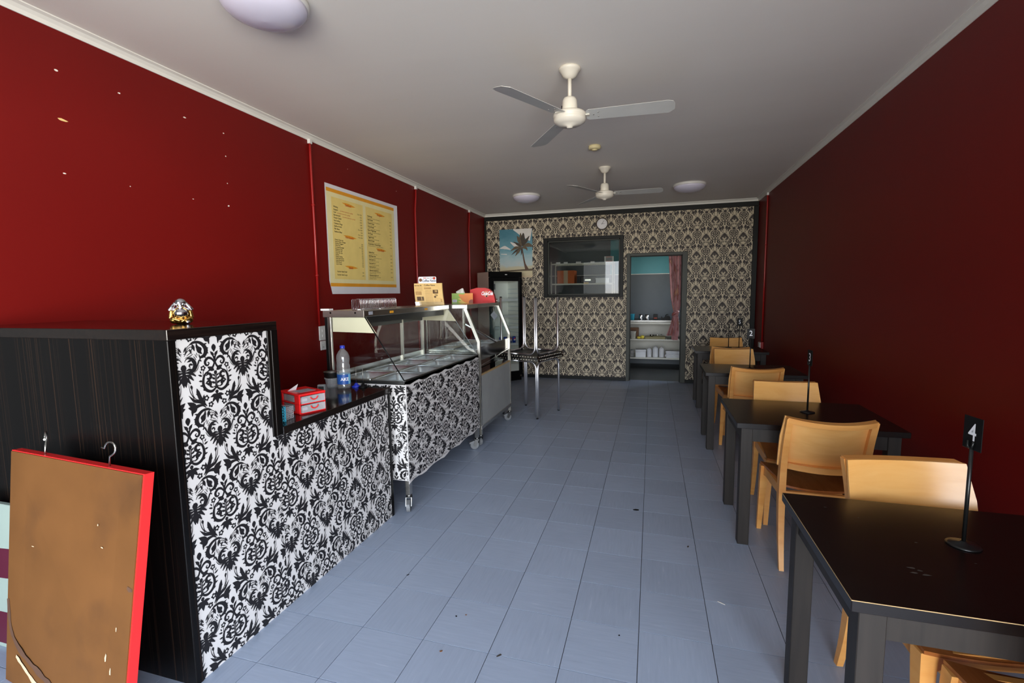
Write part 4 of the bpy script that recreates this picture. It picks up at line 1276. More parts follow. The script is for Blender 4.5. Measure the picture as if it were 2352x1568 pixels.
number_stand(0.906, 1.677, '4', R(-82), 'black table number stand reading 4 on the nearest table')
number_stand(0.949, 3.332, '3', R(-84), 'black table number stand reading 3, card turned nearly edge on')
number_stand(0.934, 5.094, '2', R(-12), 'black table number stand reading 2 on the third table')
number_stand(1.125, 6.90, '5', R(-20), 'black table number stand reading 5 on the farthest table')
number_stand(1.000, 6.93, '1', R(80), 'black table number stand with card edge on, on the farthest table')

# ------------------------------------------------------------------ chrome cafe tables, one upturned on the other
def cafe_table(name_label, flip, loc, rotz):
    t = thing('cafe_table', name_label, 'table', loc, rotz, group='chrome cafe tables stacked by the fridge')
    H = 0.735; hs = 0.300; lg = 0.255
    mk = (lambda p: (p[0], p[1], H - p[2])) if flip else (lambda p: p)
    def B(mb, n, m, par=None):
        mb.v = [mk(p) for p in mb.v]
        return mb.build(n, m, par or t)
    top = B(MB().bbox(-hs, hs, -hs, hs, H - 0.026, H, 0.003), 'table_top', 'dark_appliance')
    rim = MB()
    for a, b in (((-hs - .003, -hs - .003), (hs + .003, -hs)), ((-hs - .003, hs), (hs + .003, hs + .003)), ((-hs - .003, -hs), (-hs, hs)), ((hs, -hs), (hs + .003, hs))):
        rim.box(a[0], b[0], a[1], b[1], H - 0.030, H - 0.002)
    B(rim, 'edge_band', 'steel')
    rv = MB()
    for k in range(14):
        u = -hs + 0.05 + k * (2 * hs - 0.1) / 13
        for (x, y, ax) in ((u, -hs - 0.004, 1), (u, hs + 0.004, 1), (-hs - 0.004, u, 0), (hs + 0.004, u, 0)):
            rv.ball((x, y, H - 0.016), 0.006, 0.006, 0.006, 6, 4)
    B(rv, 'edge_studs', 'steel_bright')['kind'] = 'stuff'
    z1 = H - 0.040
    for sx in (-1, 1):
        for sy in (-1, 1):
            lgm = MB()
            for dx, dy in ((1, 0), (0, 1)):
                ox, oy = sx * (lg + (0.0085 if dx == 0 else -0.0085)), sy * (lg + (0.0085 if dy == 0 else -0.0085))
                pts = [(ox, oy, 0.012), (ox, oy, z1 - 0.085)]
                for q in range(1, 7):
                    a = R(15 * q)
                    pts.append((ox - sx * dx * 0.085 * (1 - math.cos(a)), oy - sy * dy * 0.085 * (1 - math.cos(a)), z1 - 0.085 + 0.085 * math.sin(a)))
                pts.append((ox - sx * dx * lg, oy - sy * dy * lg, z1))
                lgm.tube(pts, 0.0125, 10)
            l = B(lgm, 'leg', 'chrome_tube')
            B(MB().tube([(sx * lg, sy * lg, 0.0), (sx * lg, sy * lg, 0.014)], 0.014, 10), 'foot_cap', 'black_plastic', l)
            B(MB().box(sx * (lg - 0.09) - 0.012, sx * (lg - 0.09) + 0.012, sy * (lg - 0.02) - 0.004, sy * (lg - 0.02) + 0.004, z1 - 0.016, H - 0.026), 'bracket', 'black_plastic', l)
    return t
ang = math.atan2(0.481, 0.17)
ccx, ccy = (-1.304 - 1.615) / 2, (5.482 + 6.133) / 2
cafe_table('chrome legged square cafe table standing on its feet beside the fridge', False, (ccx, ccy, 0), ang)
cafe_table('chrome legged square cafe table upturned on top of the other one', True, (ccx - 0.012, ccy, 0.739), ang)

# ------------------------------------------------------------------ drinks fridge standing across the corner
FX, FY = -2.155, 7.960
fth = math.atan2(0.46, 0.425)
fw_, fd_, fh_ = 0.626, 0.43, 1.868
# local frame: x along the front (left to right seen from the room), y into the fridge
fpos = Vector((FX, FY, 0)) - Vector((math.cos(fth), math.sin(fth), 0)) * fw_
fr_ = thing('drinks_fridge', 'tall glass door drinks fridge with black frame standing across the back corner', 'fridge', fpos, fth)
sd = 0.03
MB().box(0, sd, 0.03, fd_, 0.06, fh_).build('side_panel', 'fridge_side', fr_)
MB().box(fw_ - sd, fw_, 0.03, fd_, 0.06, fh_).build('side_panel', 'fridge_side', fr_)
MB().box(sd, fw_ - sd, fd_ - 0.02, fd_, 0.06, fh_).build('back_panel', 'fridge_inside', fr_)
MB().box(sd, fw_ - sd, 0.03, fd_ - 0.02, fh_ - 0.09, fh_).build('top_box', 'black_plastic', fr_)
MB().box(sd, sd + 0.004, 0.03, fd_ - 0.02, 0.10, fh_ - 0.09).box(fw_ - sd - 0.004, fw_ - sd, 0.03, fd_ - 0.02, 0.10, fh_ - 0.09).build('inner_liner', 'fridge_inside', fr_)
MB().box(0, fw_, 0.03, fd_, 0.0, 0.10).build('plinth', 'black_plastic', fr_)
MB().box(sd, fw_ - sd, 0.03, fd_ - 0.02, 0.10, 0.30).build('motor_housing', 'fridge_inside', fr_)
MB().bbox(0, fw_, -0.02, 0.03, fh_ - 0.085, fh_ + 0.004, 0.003).build('header', 'black_plastic', fr_)
MB().box(0.29, 0.33, -0.0215, -0.020, fh_ - 0.048, fh_ - 0.036).build('header_badge', 'white_plastic', fr_)
dr = MB()
for a in ((0, 0.075, 0.10, fh_ - 0.088), (fw_ - 0.055, fw_, 0.10, fh_ - 0.088), (0.075, fw_ - 0.055, fh_ - 0.150, fh_ - 0.088), (0.075, fw_ - 0.055, 0.10, 0.17)):
    dr.bbox(a[0], a[1], -0.02, 0.028, a[2], a[3], 0.003)
fdoor = dr.build('door', 'black_plastic', fr_)
MB().quad((0.07, 0.0, 0.16), (fw_ - 0.05, 0.0, 0.16), (fw_ - 0.05, 0.0, fh_ - 0.14), (0.07, 0.0, fh_ - 0.14)).build('door_glass', 'fridge_glass', fdoor)
MB().tube([(0.055, -0.022, 0.75), (0.055, -0.034, 0.80), (0.055, -0.034, 1.25), (0.055, -0.022, 1.30)], 0.007, 8).build('door_handle', 'steel_dark', fdoor)
for z in (0.64, 0.93, 1.12, 1.40):
    sh = MB()
    for q in range(14):
        sh.tube([(sd + 0.01 + q * (fw_ - 2 * sd - 0.02) / 13, 0.05, z), (sd + 0.01 + q * (fw_ - 2 * sd - 0.02) / 13, fd_ - 0.03, z)], 0.002, 4)
    sh.box(sd + 0.002, fw_ - sd - 0.002, 0.045, 0.052, z - 0.022, z + 0.018)
    sh.build('wire_shelf', 'fridge_rail', fr_)
for z in [0.45 + 0.075 * k for k in range(16)]:
    MB().box(fw_ - sd - 0.014, fw_ - sd - 0.004, 0.06, fd_ - 0.04, z, z + 0.018).build('shelf_rail', 'fridge_rail', fr_)
ev = MB().box(0.09, 0.33, fd_ - 0.07, fd_ - 0.021, 1.50, 1.72).build('fan_cover', 'fridge_inside', fr_)
for q in range(2):
    MB().box(0.11 + 0.11 * q, 0.20 + 0.11 * q, fd_ - 0.0735, fd_ - 0.07, 1.58, 1.68).build('vent', 'grey_plastic', ev)
CT, ST = math.cos(fth), math.sin(fth)
def infridge(lx, ly):
    return (fpos.x + CT * lx - ST * ly, fpos.y + ST * lx + CT * ly)
for q, lx in enumerate((0.27, 0.36, 0.45, 0.535)):
    X_, Y_ = infridge(lx, 0.12)
    cn = thing('drink_can', 'small blue drink can in the fridge, %s from the left' % ('first', 'second', 'third', 'fourth')[q], 'can', (X_, Y_, 0.645), fth, 'blue cans in the fridge')
    MB().lathe([(0.024, 0.0), (0.031, 0.008), (0.031, 0.112), (0.025, 0.122), (0.024, 0.120)], n=18).build('body', 'can_blue', cn)
    lb = MB()
    for s, c, z0 in ((1, 'coke_red', 0.07), (-1, 'label_white', 0.05)):
        lb = MB()
        ringa = [(0.0315 * math.sin(a), -0.0315 * math.cos(a)) for a in [R(-38 + 76 * k / 8) for k in range(9)]]
        lb.add([(x, y, z0) for x, y in ringa] + [(x, y, z0 + 0.014 + 0.012 * math.sin(math.pi * k / 8)) for k, (x, y) in enumerate(ringa)], [(k, k + 1, k + 10, k + 9) for k in range(8)])
        lb.build('emblem', c, cn, fix=False)
    MB().lathe([(0.0001, 0.119), (0.0235, 0.119), (0.0245, 0.122)], n=18).build('lid', 'zinc', cn)

# ------------------------------------------------------------------ wall things
def conduit(x, y, z0, label, sgn, kink=False):
    t = thing('conduit', label, 'conduit', (x, y, z0), group='red painted cable conduits')
    xo = sgn * 0.0125
    h = ZC - z0
    pts = [(xo, 0, 0), (xo, 0.004, h * 0.5), (xo, 0, h - 0.30 if kink else h * 0.8), (xo, 0.0 if not kink else 0.03, h - 0.12), (xo, 0.0 if not kink else 0.035, h)]
    MB().tube(pts, 0.011, 10).build('pipe', 'red_conduit', t)
    for z in (h * 0.28, h * 0.66):
        MB().tube([(xo, 0.002, z - 0.008), (xo, 0.002, z + 0.008)], 0.0155, 10).build('saddle', 'red_conduit', t)
    ex = pts[-1][1]
    MB().bbox(min(0, xo * 2.2), max(0, xo * 2.2), ex - 0.018, ex + 0.018, h - 0.03, h + 0.008, 0.003).build('end_cap', 'white_plastic', t)
conduit(XL, 3.668, 1.24, 'red painted conduit running from the wall switches up to the ceiling', 1)
conduit(XL, 5.600, 0.0, 'red painted conduit just right of the menu poster', 1, True)
conduit(XL, 7.460, 0.0, 'red painted conduit near the drinks fridge', 1, True)
conduit(XR, 7.640, 0.77, 'red painted conduit on the dark right hand wall', -1)
sw = thing('light_switch', 'white vertical switch plate at the foot of the red conduit', 'switch', (XL, 3.712, 1.172))
MB().bbox(0, 0.010, -0.046, 0.046, -0.066, 0.066, 0.003).build('plate', 'white_plastic', sw)
for z in (-0.025, 0.022):
    MB().bbox(0.010, 0.014, -0.010, 0.010, z - 0.010, z + 0.010, 0.001).build('rocker', 'white_plastic', sw)
so = thing('power_outlet', 'white double power point below the switch plate', 'power outlet', (XL, 3.738, 1.058))
MB().bbox(0, 0.012, -0.062, 0.062, -0.042, 0.042, 0.003).build('plate', 'white_plastic', so)
for y in (-0.03, 0.03):
    MB().bbox(0.012, 0.015, y - 0.009, y + 0.009, 0.012, 0.026, 0.001).build('rocker', 'white_plastic', so)
    MB().box(0.012, 0.0125, y - 0.008, y - 0.003, -0.02, -0.008).box(0.012, 0.0125, y + 0.003, y + 0.008, -0.02, -0.008).build('socket_slots', 'grey_plastic', so)
so = thing('power_outlet', 'red backed power point at the end of the right wall conduit', 'power outlet', (XR, 7.66, 0.715))
MB().bbox(-0.035, 0, -0.07, 0.07, -0.05, 0.05, 0.004).build('mounting_block', 'red_conduit', so)
MB().bbox(-0.047, -0.035, -0.06, 0.06, -0.04, 0.04, 0.003).build('plate', 'white_plastic', so)

# menu poster
PY0, PY1, PZ0, PZ1 = 3.851, 5.150, 1.530, 2.556
PW, PH = PY1 - PY0, PZ1 - PZ0
mp_ = thing('menu_poster', 'large yellow takeaway menu poster stuck on the red wall', 'poster', (XL, PY0, PZ0))
def pz(u, v, d=0.004):
    cur = 0.006 * max(0, (u - 0.96) / 0.04)
    return (d + cur, u * PW, v * PH)
mb = MB()
NU, NV = 24, 8
vs = []
for j in range(NV + 1):
    for i in range(NU + 1):
        u, v = i / NU, j / NV
        if j == 0 and i == 0: u = 0.028
        vs.append(pz(u, v))
fs = [(j * (NU + 1) + i, j * (NU + 1) + i + 1, (j + 1) * (NU + 1) + i + 1, (j + 1) * (NU + 1) + i) for j in range(NV) for i in range(NU)]
mb.add(vs, fs, True).build('sheet', 'paper_white', mp_, fix=False)
def prect(u0, u1, v0, v1, d, name, mat):
    a = MB(); n = 12
    a.add([pz(u0 + (u1 - u0) * i / n, v, d) for v in (v0, v1) for i in range(n + 1)], [(i, i + 1, i + n + 2, i + n + 1) for i in range(n)])
    a.build(name, mat, mp_, fix=False)
prect(0.012, 0.945, 0.070, 0.965, 0.0046, 'print_background', 'menu_pale')
prect(0.012, 0.945, 0.070, 0.102, 0.0050, 'print_band', 'print_orange')
prect(0.012, 0.945, 0.932, 0.965, 0.0050, 'print_band', 'print_orange')
prect(0.065, 0.460, 0.140, 0.892, 0.0050, 'print_column', 'menu_yellow')
prect(0.498, 0.905, 0.140, 0.892, 0.0050, 'print_column', 'menu_yellow')
txt = MB(); red = MB(); brush = MB()
def mt(body, u, v, size, tgt, **k):
    put_text(tgt, body, pz(u, v, 0.0056), (0, 1, 0), (0, 0, 1), size=size, **k)
def heading(body, u, v):
    n = 10
    top = [(u - 0.075 + 0.17 * i / n, v + 0.012 + 0.010 * math.sin(math.pi * i / n) + 0.012 * (1 - i / n)) for i in range(n + 1)]
    bot = [(u - 0.075 + 0.17 * i / n, v + 0.012 - 0.016 * math.sin(math.pi * i / n) + 0.012 * (1 - i / n)) for i in range(n + 1)]
    brush.add([pz(a, b, 0.0053) for a, b in top + bot], [(i, i + 1, i + n + 2, i + n + 1) for i in range(n)])
    mt(body, u, v, 0.030, red, align='CENTER', shear=0.25, bold=0.0006)
heading('Seafood', 0.265, 0.838)
heading('Hot Snacks', 0.265, 0.533)
heading('Salads', 0.265, 0.243)
heading('Burgers', 0.700, 0.828)
heading('Value Packs', 0.700, 0.455)
S1 = ['Whiting', 'Snapper', 'Cod', 'Barramundi', 'Prawn Cutlet', 'Sea Scallop', 'Calamari Rings', 'Seafood Stick', 'Fish Bites', 'Seafood Bites']
P1 = ['2 for 4.00', '4.50', '6.00', '8.00', '2.00', '2.00', '4 for 4.00', '1.00', '4 for 2.00', '4 for 4.00']
S2 = ['Potato Chips min', 'Sweet Potato Wedges', 'Chicken Nuggets', 'Chiko Roll', 'Crumbed Sausage', 'Dagwood Dog', 'Small Dim Sim', 'Large Dim Sim', 'Kabana', 'Potato Scallop', 'Small Spring Roll', 'Large Spring Roll', 'Small Gravy', 'Large Gravy']
P2 = ['3.00', '5.00', '4 for 4.00', '3.00', '3.00', '3.00', '1.00', '2.00', '3.00', '1.00', '1.00', '3.00', '2.00', '3.00']
S3 = ['Garden Salad Small', 'Garden Salad Large']
BG = [('Hamburger', 'Beef Patty, Tomato, Lettuce, Onion, Beetroot', '6.00'), ('Steak Burger', 'Steak, Tomato, Lettuce, Onion and Beetroot', '8.00'), ('Chicken Burger', 'Chicken, Lettuce, Mayonnaise', '7.00'), ('Cheese Burger', 'Beef Patty, Cheese, Tomato, Lettuce, Onion', '7.00'),
      ('Bacon & Egg Burger', 'Bacon, Egg, Tomato, Lettuce, Onion, Beetroot', '8.00'), ('Fish Burger', 'Fish, Lettuce, Cheese, Tartare', '7.00'), ('Veggie Burger', 'Vegetable Patty, Tomato, Lettuce, Salad', '7.00'), ('Banana Burger', 'Beef Patty, Banana, Bacon, Lettuce, Cheese', '8.50'), ('Double Bacon Cheese Burger', 'Beef Patties, Double Bacon, Cheese, Onion, BBQ Sauce', '11.00')]
VP = [('Seafood Pack', ['1 Fish, 2 Prawn, Calamari, Chips'], '12.00'), ('Beef Burger Pack', ['Beef Burger with Chips, Dim Sim and Can Drink'], '12.00'), ('Snack pack for 2', ['2 Fish, 2 Potato Scallops, Large Chips'], '18.00'), ('Snack pack for 3', ['3 Fish, 3 Potato Scallops, Large Chips'], '24.00'),
      ('Snack pack for 4', ['4 Fish, 4 Potato Scallops, Large Chips'], '32.00'), ('Fisherman basket for 2', ['2 Fish, 2 Scallops, 2 Prawn, Calamari Rings', 'Large Chips, 1.25L Drink'], '38.00'), ('Fisherman basket for 4', ['4 Fish, 4 Scallops, 4 Prawn, Calamari Rings', 'Large Chips, 1.25L Drink'], '54.00')]
for i, (a, b) in enumerate(zip(S1, P1)):
    v = 0.800 - i * 0.0252
    mt(a, 0.085, v, 0.0215, txt, bold=0.0004); mt(b, 0.440, v - 0.018, 0.0195, txt, align='RIGHT')
    if a in ('Snapper', 'Cod', 'Barramundi'):
        mt('(crumbed, battered or grilled)', 0.085 + len(a) * 0.0092 + 0.014, v, 0.0170, red, shear=0.2)
for i, (a, b) in enumerate(zip(S2, P2)):
    v = 0.500 - i * 0.0172
    mt(a, 0.085, v, 0.0185, txt, bold=0.0003); mt(b, 0.440, v - 0.010, 0.0175, txt, align='RIGHT')
for i, a in enumerate(S3):
    v = 0.205 - i * 0.030
    mt(a, 0.095, v, 0.0200, txt, bold=0.0003); mt(('4.00', '6.00')[i], 0.440, v, 0.0190, txt, align='RIGHT')
for i, (a, b, c) in enumerate(BG):
    v = 0.795 - i * 0.0355
    mt(a, 0.520, v, 0.0200, txt, bold=0.0005); mt(b, 0.520, v - 0.0170, 0.0130, txt); mt(c, 0.885, v - 0.010, 0.0180, txt, align='RIGHT')
v = 0.425
for a, bs, c in VP:
    mt(a, 0.520, v, 0.0190, txt, bold=0.0005); mt(c, 0.885, v - 0.010, 0.0180, txt, align='RIGHT')
    v -= 0.0160
    for b in bs:
        mt(b, 0.520, v, 0.0125, txt); v -= 0.0150
    v -= 0.0065
brush.build('heading_brush', 'print_orange', mp_, fix=False)
txt.build('lettering', 'print_text', mp_, fix=False)
red.build('red_lettering', 'print_red', mp_, fix=False)

# palm beach poster
BX0, BX1, BZ0, BZ1 = -2.634, -2.030, 1.790, 2.640
bp = thing('beach_poster', 'palm tree beach poster on the damask wall above the fridge', 'poster', (BX0, YB - 0.004, BZ0))
BW, BH = BX1 - BX0, BZ1 - BZ0
MB().quad((0, 0, 0), (BW, 0, 0), (BW, 0, BH), (0, 0, BH)).build('sheet', 'palm_sky', bp, fix=False)
def bpt(x, y, d=0.0008):   # crop pixels of the picture -> sheet
    return (min(BW, max(0, (x - 95) / (1000 - 95) * BW)), -d, min(BH, max(0, BH - (y - 145) / (1480 - 145) * BH)))
def flat_ribbon(pts, ws, d, n=5):
    P = bezier([Vector(bpt(*p, d)) for p in pts], n)
    vs = []; m = len(P)
    for i, p in enumerate(P):
        t = (P[min(i + 1, m - 1)] - P[max(i - 1, 0)]).normalized()
        tt = i / (m - 1) * (len(ws) - 1); k = min(int(tt), len(ws) - 2)
        w = (ws[k] + (ws[k + 1] - ws[k]) * (tt - k)) / 905 * BW / 2
        nn = Vector((-t.z, 0, t.x)) * w
        vs += [Vector((min(BW, max(0, q.x)), q.y, min(BH, max(0, q.z)))) for q in (p + nn, p - nn)]
    return vs, [(2 * i, 2 * i + 1, 2 * i + 3, 2 * i + 2) for i in range(m - 1)]
for pl, w in (([(480, 150), (700, 190), (1000, 300)], [30, 260, 380]), ([(110, 660), (240, 640), (400, 700)], [20, 90, 20]), ([(400, 500), (520, 580), (640, 640)], [20, 90, 30]), ([(130, 820), (300, 830)], [14, 26])):
    MB().add(*flat_ribbon(pl, w, 0.0006)).build('cloud', 'cloud_white', bp, fix=False)
MB().add([bpt(95, 1290, .0007), bpt(420, 1270, .0007), bpt(1000, 1240, .0007), bpt(1000, 1300, .0007), bpt(600, 1300, .0007), bpt(95, 1330, .0007)], [(0, 1, 2, 3, 4, 5)]).build('sand_ridge', 'palm_leaf', bp, fix=False)
MB().add(*flat_ribbon([(715, 640), (745, 850), (790, 1100), (850, 1270)], [34, 34, 44, 100], 0.0010)).build('trunk', 'palm_trunk', bp, fix=False)
fr_n = 0
for pl, w in (([(700, 620), (690, 430), (680, 260)], [40, 110, 20]), ([(710, 620), (740, 420), (760, 265)], [40, 130, 30]), ([(700, 620), (640, 450), (585, 330)], [40, 100, 10]), ([(730, 620), (830, 480), (920, 350)], [40, 90, 14]),
              ([(740, 640), (880, 590), (1000, 630)], [30, 110, 50]), ([(700, 640), (600, 560), (480, 490)], [40, 70, 8]), ([(700, 650), (540, 660), (402, 745)], [40, 80, 6]), ([(690, 670), (560, 740), (425, 850)], [30, 54, 6]),
              ([(690, 680), (610, 770), (530, 885)], [30, 76, 8]), ([(705, 680), (710, 760), (690, 870)], [30, 44, 6]), ([(730, 660), (830, 680), (862, 750)], [30, 60, 6])):
    fr_n += 1
    MB().add(*flat_ribbon(pl, w, 0.0012 + 0.0001 * fr_n)).build('frond', 'palm_leaf' if fr_n % 2 else 'palm_leaf_dark', bp, fix=False)

# wall clock
ck = thing('wall_clock', 'round wall clock with dark rim above the serving window', 'clock', (-0.821, YB - 0.002, 2.652))
MY = Matrix.Rotation(R(90), 4, 'X')
MB().lathe([(0.102, 0.0), (0.104, 0.012), (0.096, 0.026), (0.086, 0.024), (0.084, 0.012), (0.0001, 0.012)], n=36).xform(MY).build('rim', 'clock_rim', ck)
MB().lathe([(0.0001, 0.014), (0.085, 0.014)], n=36).xform(MY).build('face', 'clock_face', ck, fix=False)
hd = MB()
for a, l, w in ((32, 0.060, 0.005), (88, 0.042, 0.0045)):
    dx, dz = math.sin(R(a)), math.cos(R(a))
    hd.bar((-dx * 0.012, -0.017, -dz * 0.012), (dx * l, -0.017, dz * l), w, 0.001)
hd.build('hands', 'black_plastic', ck)
nm = MB()
for h in range(1, 13):
    a = R(30 * h)
    put_text(nm, str(h), (0.066 * math.sin(a), -0.0145, 0.066 * math.cos(a) - 0.007), (1, 0, 0), (0, 0, 1), size=0.020, align='CENTER')
nm.build('numerals', 'grey_plastic', ck, fix=False)

# ------------------------------------------------------------------ ceiling things
def ceiling_fan(loc, rot, label):
    t = thing('ceiling_fan', label, 'ceiling fan', loc, group='white three blade ceiling fans')
    MB().lathe([(0.068, 0.0), (0.069, -0.012), (0.060, -0.018), (0.040, -0.052), (0.020, -0.062), (0.014, -0.064)], n=28).build('canopy', 'fan_white', t)
    MB().tube([(0, 0, -0.055), (0, 0, -0.19)], 0.0125, 12).build('down_rod', 'fan_white', t)
    MB().lathe([(0.016, -0.176), (0.038, -0.180), (0.046, -0.196), (0.050, -0.262), (0.048, -0.266)], n=24).build('motor_cover', 'fan_white', t)
    MB().box(-0.052, -0.046, -0.010, 0.010, -0.240, -0.222).build('makers_label', 'black_plastic', t)
    MB().lathe([(0.040, -0.264), (0.098, -0.272), (0.104, -0.282), (0.104, -0.296), (0.098, -0.300), (0.102, -0.308), (0.098, -0.324), (0.070, -0.342), (0.020, -0.352), (0.018, -0.360), (0.0001, -0.362)], n=32).build('motor', 'fan_white', t)
    for k in range(3):
        a = rot + R(120 * k)
        M = Matrix.Rotation(a, 4, 'Z')
        irn = MB().box(0.085, 0.125, -0.018, 0.018, -0.296, -0.290).xform(M)
        # pitched blade
        pts = [(0.105, -0.044), (0.118, -0.058), (0.590, -0.068), (0.622, -0.056), (0.634, -0.030), (0.638, 0.030), (0.605, 0.066), (0.12, 0.056), (0.105, 0.040)]
        P = Matrix.Translation((0, 0, -0.292)) @ Matrix.Rotation(R(-11), 4, 'X')
        bl = MB()
        n = len(pts)
        bl.add([(x, y, 0.0) for x, y in pts] + [(x, y, 0.002) for x, y in pts], [tuple(reversed(range(n))), tuple(range(n, 2 * n))] + [(q, (q + 1) % n, (q + 1) % n + n, q + n) for q in range(n)])
        bl.xform(M @ P)
        b = bl.build('blade', 'fan_blade', t)
        irn.build('blade_iron', 'fan_white', b)
        sc = MB()
        for x, y in ((0.150, 0.0), (0.180, 0.024), (0.180, -0.024)):
            sc.ball((x, y, -0.001), 0.005, 0.005, 0.003, 8, 4)
        sc.xform(M @ P).build('screw', 'zinc', b)
    return t
ceiling_fan((-0.519, 3.135, ZT), R(2), 'white three blade ceiling fan nearest the camera')
ceiling_fan((-0.535, 5.640, ZT), R(2), 'white three blade ceiling fan farther back, between two round lights')
def oyster(loc, r, label):
    t = thing('oyster_light', label, 'ceiling light', loc, group='round oyster ceiling lights')
    MB().lathe([(r, 0.0), (r, -0.022), (r * 0.97, -0.030), (r * 0.93, -0.030)], n=40).build('base_ring', 'white_plastic', t)
    MB().lathe([(r * 0.965, -0.026), (r * 0.93, -0.046), (r * 0.82, -0.068), (r * 0.6, -0.088), (r * 0.3, -0.100), (0.0001, -0.104)], n=40).build('diffuser', 'oyster_glass', t)
oyster((-1.785, 1.985, ZT), 0.20, 'round oyster ceiling light cut by the top of the picture')
oyster((-1.765, 6.850, ZT), 0.20, 'round oyster ceiling light at the back left')
oyster((0.455, 6.890, ZT), 0.21, 'round oyster ceiling light at the back right')
sm = thing('smoke_alarm', 'small yellowed smoke alarm between the two fans', 'smoke alarm', (-0.553, 4.80, ZT))
MB().lathe([(0.058, 0.0), (0.060, -0.016), (0.054, -0.030), (0.030, -0.034), (0.0001, -0.034)], n=28).build('body', 'smoke_cream', sm)
MB().lathe([(0.026, -0.032), (0.024, -0.042), (0.0001, -0.043)], n=20).build('sensor_cap', 'smoke_cream', sm)

# ------------------------------------------------------------------ hanging sign board leaning at the left, seen from its back
TL, TR_ = Vector((-2.410, 1.192, 0.930)), Vector((-1.622, 1.130, 0.930))
BL, BR = Vector((-2.469, 1.119, 0.0)), Vector((-1.690, 1.022, 0.0))
nb = (TR_ - TL).cross(BL - TL).normalized()
if nb.y < 0: nb = -nb                      # away from the camera
sb = thing('hanging_sign_board', 'back of a brown hardboard hanging sign with red edge and two hooks', 'sign', (-2.05, 1.08, 0))
so_ = (-2.05, 1.08, 0)
UX = (TR_ - TL).normalized(); UY = (TL - BL).normalized()
thk = 0.034
def sbp(u, v, d):  # u,v in 0..1 over the face, d depth behind the face
    return BL.lerp(BR, u).lerp(TL.lerp(TR_, u), v) + nb * d
def slab(u0, u1, v0, v1, d0, d1):
    q = [sbp(a, b, d) for d in (d0, d1) for a, b in ((u0, v0), (u1, v0), (u1, v1), (u0, v1))]
    return MB().add(q, [(0, 1, 2, 3), (7, 6, 5, 4), (0, 4, 5, 1), (1, 5, 6, 2), (2, 6, 7, 3), (3, 7, 4, 0)])
bld(slab(0, 1, 0, 1, 0.004, thk), 'frame', 'sign_red', sb, so_)
bld(slab(0.004, 0.990, 0.004, 0.996, 0.0, 0.005), 'back_sheet', 'hardboard', sb, so_)
rs = random.Random(11)
def blotch(pts, name, mat, d=-0.0006):
    bld(MB().add([sbp(u, v, d) for u, v in pts], [tuple(range(len(pts)))]), name, mat, sb, so_, fix=False)
def streak(path, ws, name, mat, d=-0.0006):
    P = bezier([Vector((u, v, 0)) for u, v in path], 4); a = []; b_ = []
    for i, p in enumerate(P):
        t = (P[min(i + 1, len(P) - 1)] - P[max(i - 1, 0)]).normalized()
        w = ws[0] + (ws[1] - ws[0]) * i / len(P)
        w *= rs.uniform(0.6, 1.3)
        a.append(sbp(p.x - t.y * w, p.y + t.x * w, d)); b_.append(sbp(p.x + t.y * w, p.y - t.x * w, d))
    n = len(P)
    bld(MB().add(a + b_, [(i, i + 1, i + n + 1, i + n) for i in range(n - 1)]), name, mat, sb, so_, fix=False)
streak([(0.01, 0.36), (0.04, 0.24), (0.12, 0.17), (0.26, 0.125), (0.40, 0.09), (0.52, 0.03)], (0.012, 0.016), 'water_stain', 'hardboard_stain')
streak([(0.10, 0.13), (0.20, 0.09), (0.30, 0.05)], (0.010, 0.014), 'scuff', 'hardboard_scuff')
for u, v, w, h in ((0.36, 0.66, 0.03, 0.006), (0.40, 0.65, 0.010, 0.018), (0.52, 0.36, 0.012, 0.010), (0.84, 0.30, 0.008, 0.02), (0.88, 0.26, 0.006, 0.02), (0.90, 0.42, 0.005, 0.01), (0.22, 0.62, 0.014, 0.003), (0.76, 0.70, 0.012, 0.003), (0.72, 0.78, 0.006, 0.005)):
    blotch([(u + w * math.cos(6.283 * k / 8) * rs.uniform(.5, 1), v + h * math.sin(6.283 * k / 8) * rs.uniform(.5, 1)) for k in range(8)], 'scuff', 'hardboard_scuff')
blotch([(0.955, 0.590), (0.985, 0.585), (0.988, 0.575), (0.965, 0.570), (0.950, 0.580)], 'split_edge', 'hardboard_stain')
for u, twist in ((0.245, R(150)), (0.735, R(8))):
    o_ = sbp(u, 1.0, thk * 0.5)
    cx_ = UX * math.cos(twist) + nb * math.sin(twist)
    pts = [o_ - UY * 0.01, o_ + UY * 0.034]
    c0 = o_ + UY * 0.062
    for k in range(11):
        a = R(-60 + 240 * k / 10)
        pts.append(c0 + cx_ * (0.024 * math.cos(a)) + UY * (0.024 * math.sin(a)))
    pts.append(pts[-1] - cx_ * 0.014 + UY * 0.002)
    bld(MB().tube(pts, 0.0036, 8), 'hook', 'zinc', sb, so_)
# white and maroon panel standing behind it
pb = thing('striped_panel', 'white panel with maroon stripes standing behind the leaning sign board at the left edge', 'sign', (-2.62, 1.245, 0))
MB().bbox(-0.24, 0.46, -0.008, 0.012, 0.0, 0.665, 0.002).build('panel', 'poster_white', pb)
MB().prism([(-0.24, 0.315), (0.46, 0.365), (0.46, 0.500), (-0.24, 0.450)], 1, -0.0088, -0.008).build('stripe', 'poster_maroon', pb)
MB().prism([(-0.24, 0.02), (0.46, 0.02), (0.46, 0.185), (-0.24, 0.165)], 1, -0.0088, -0.008).build('stripe', 'poster_maroon', pb)

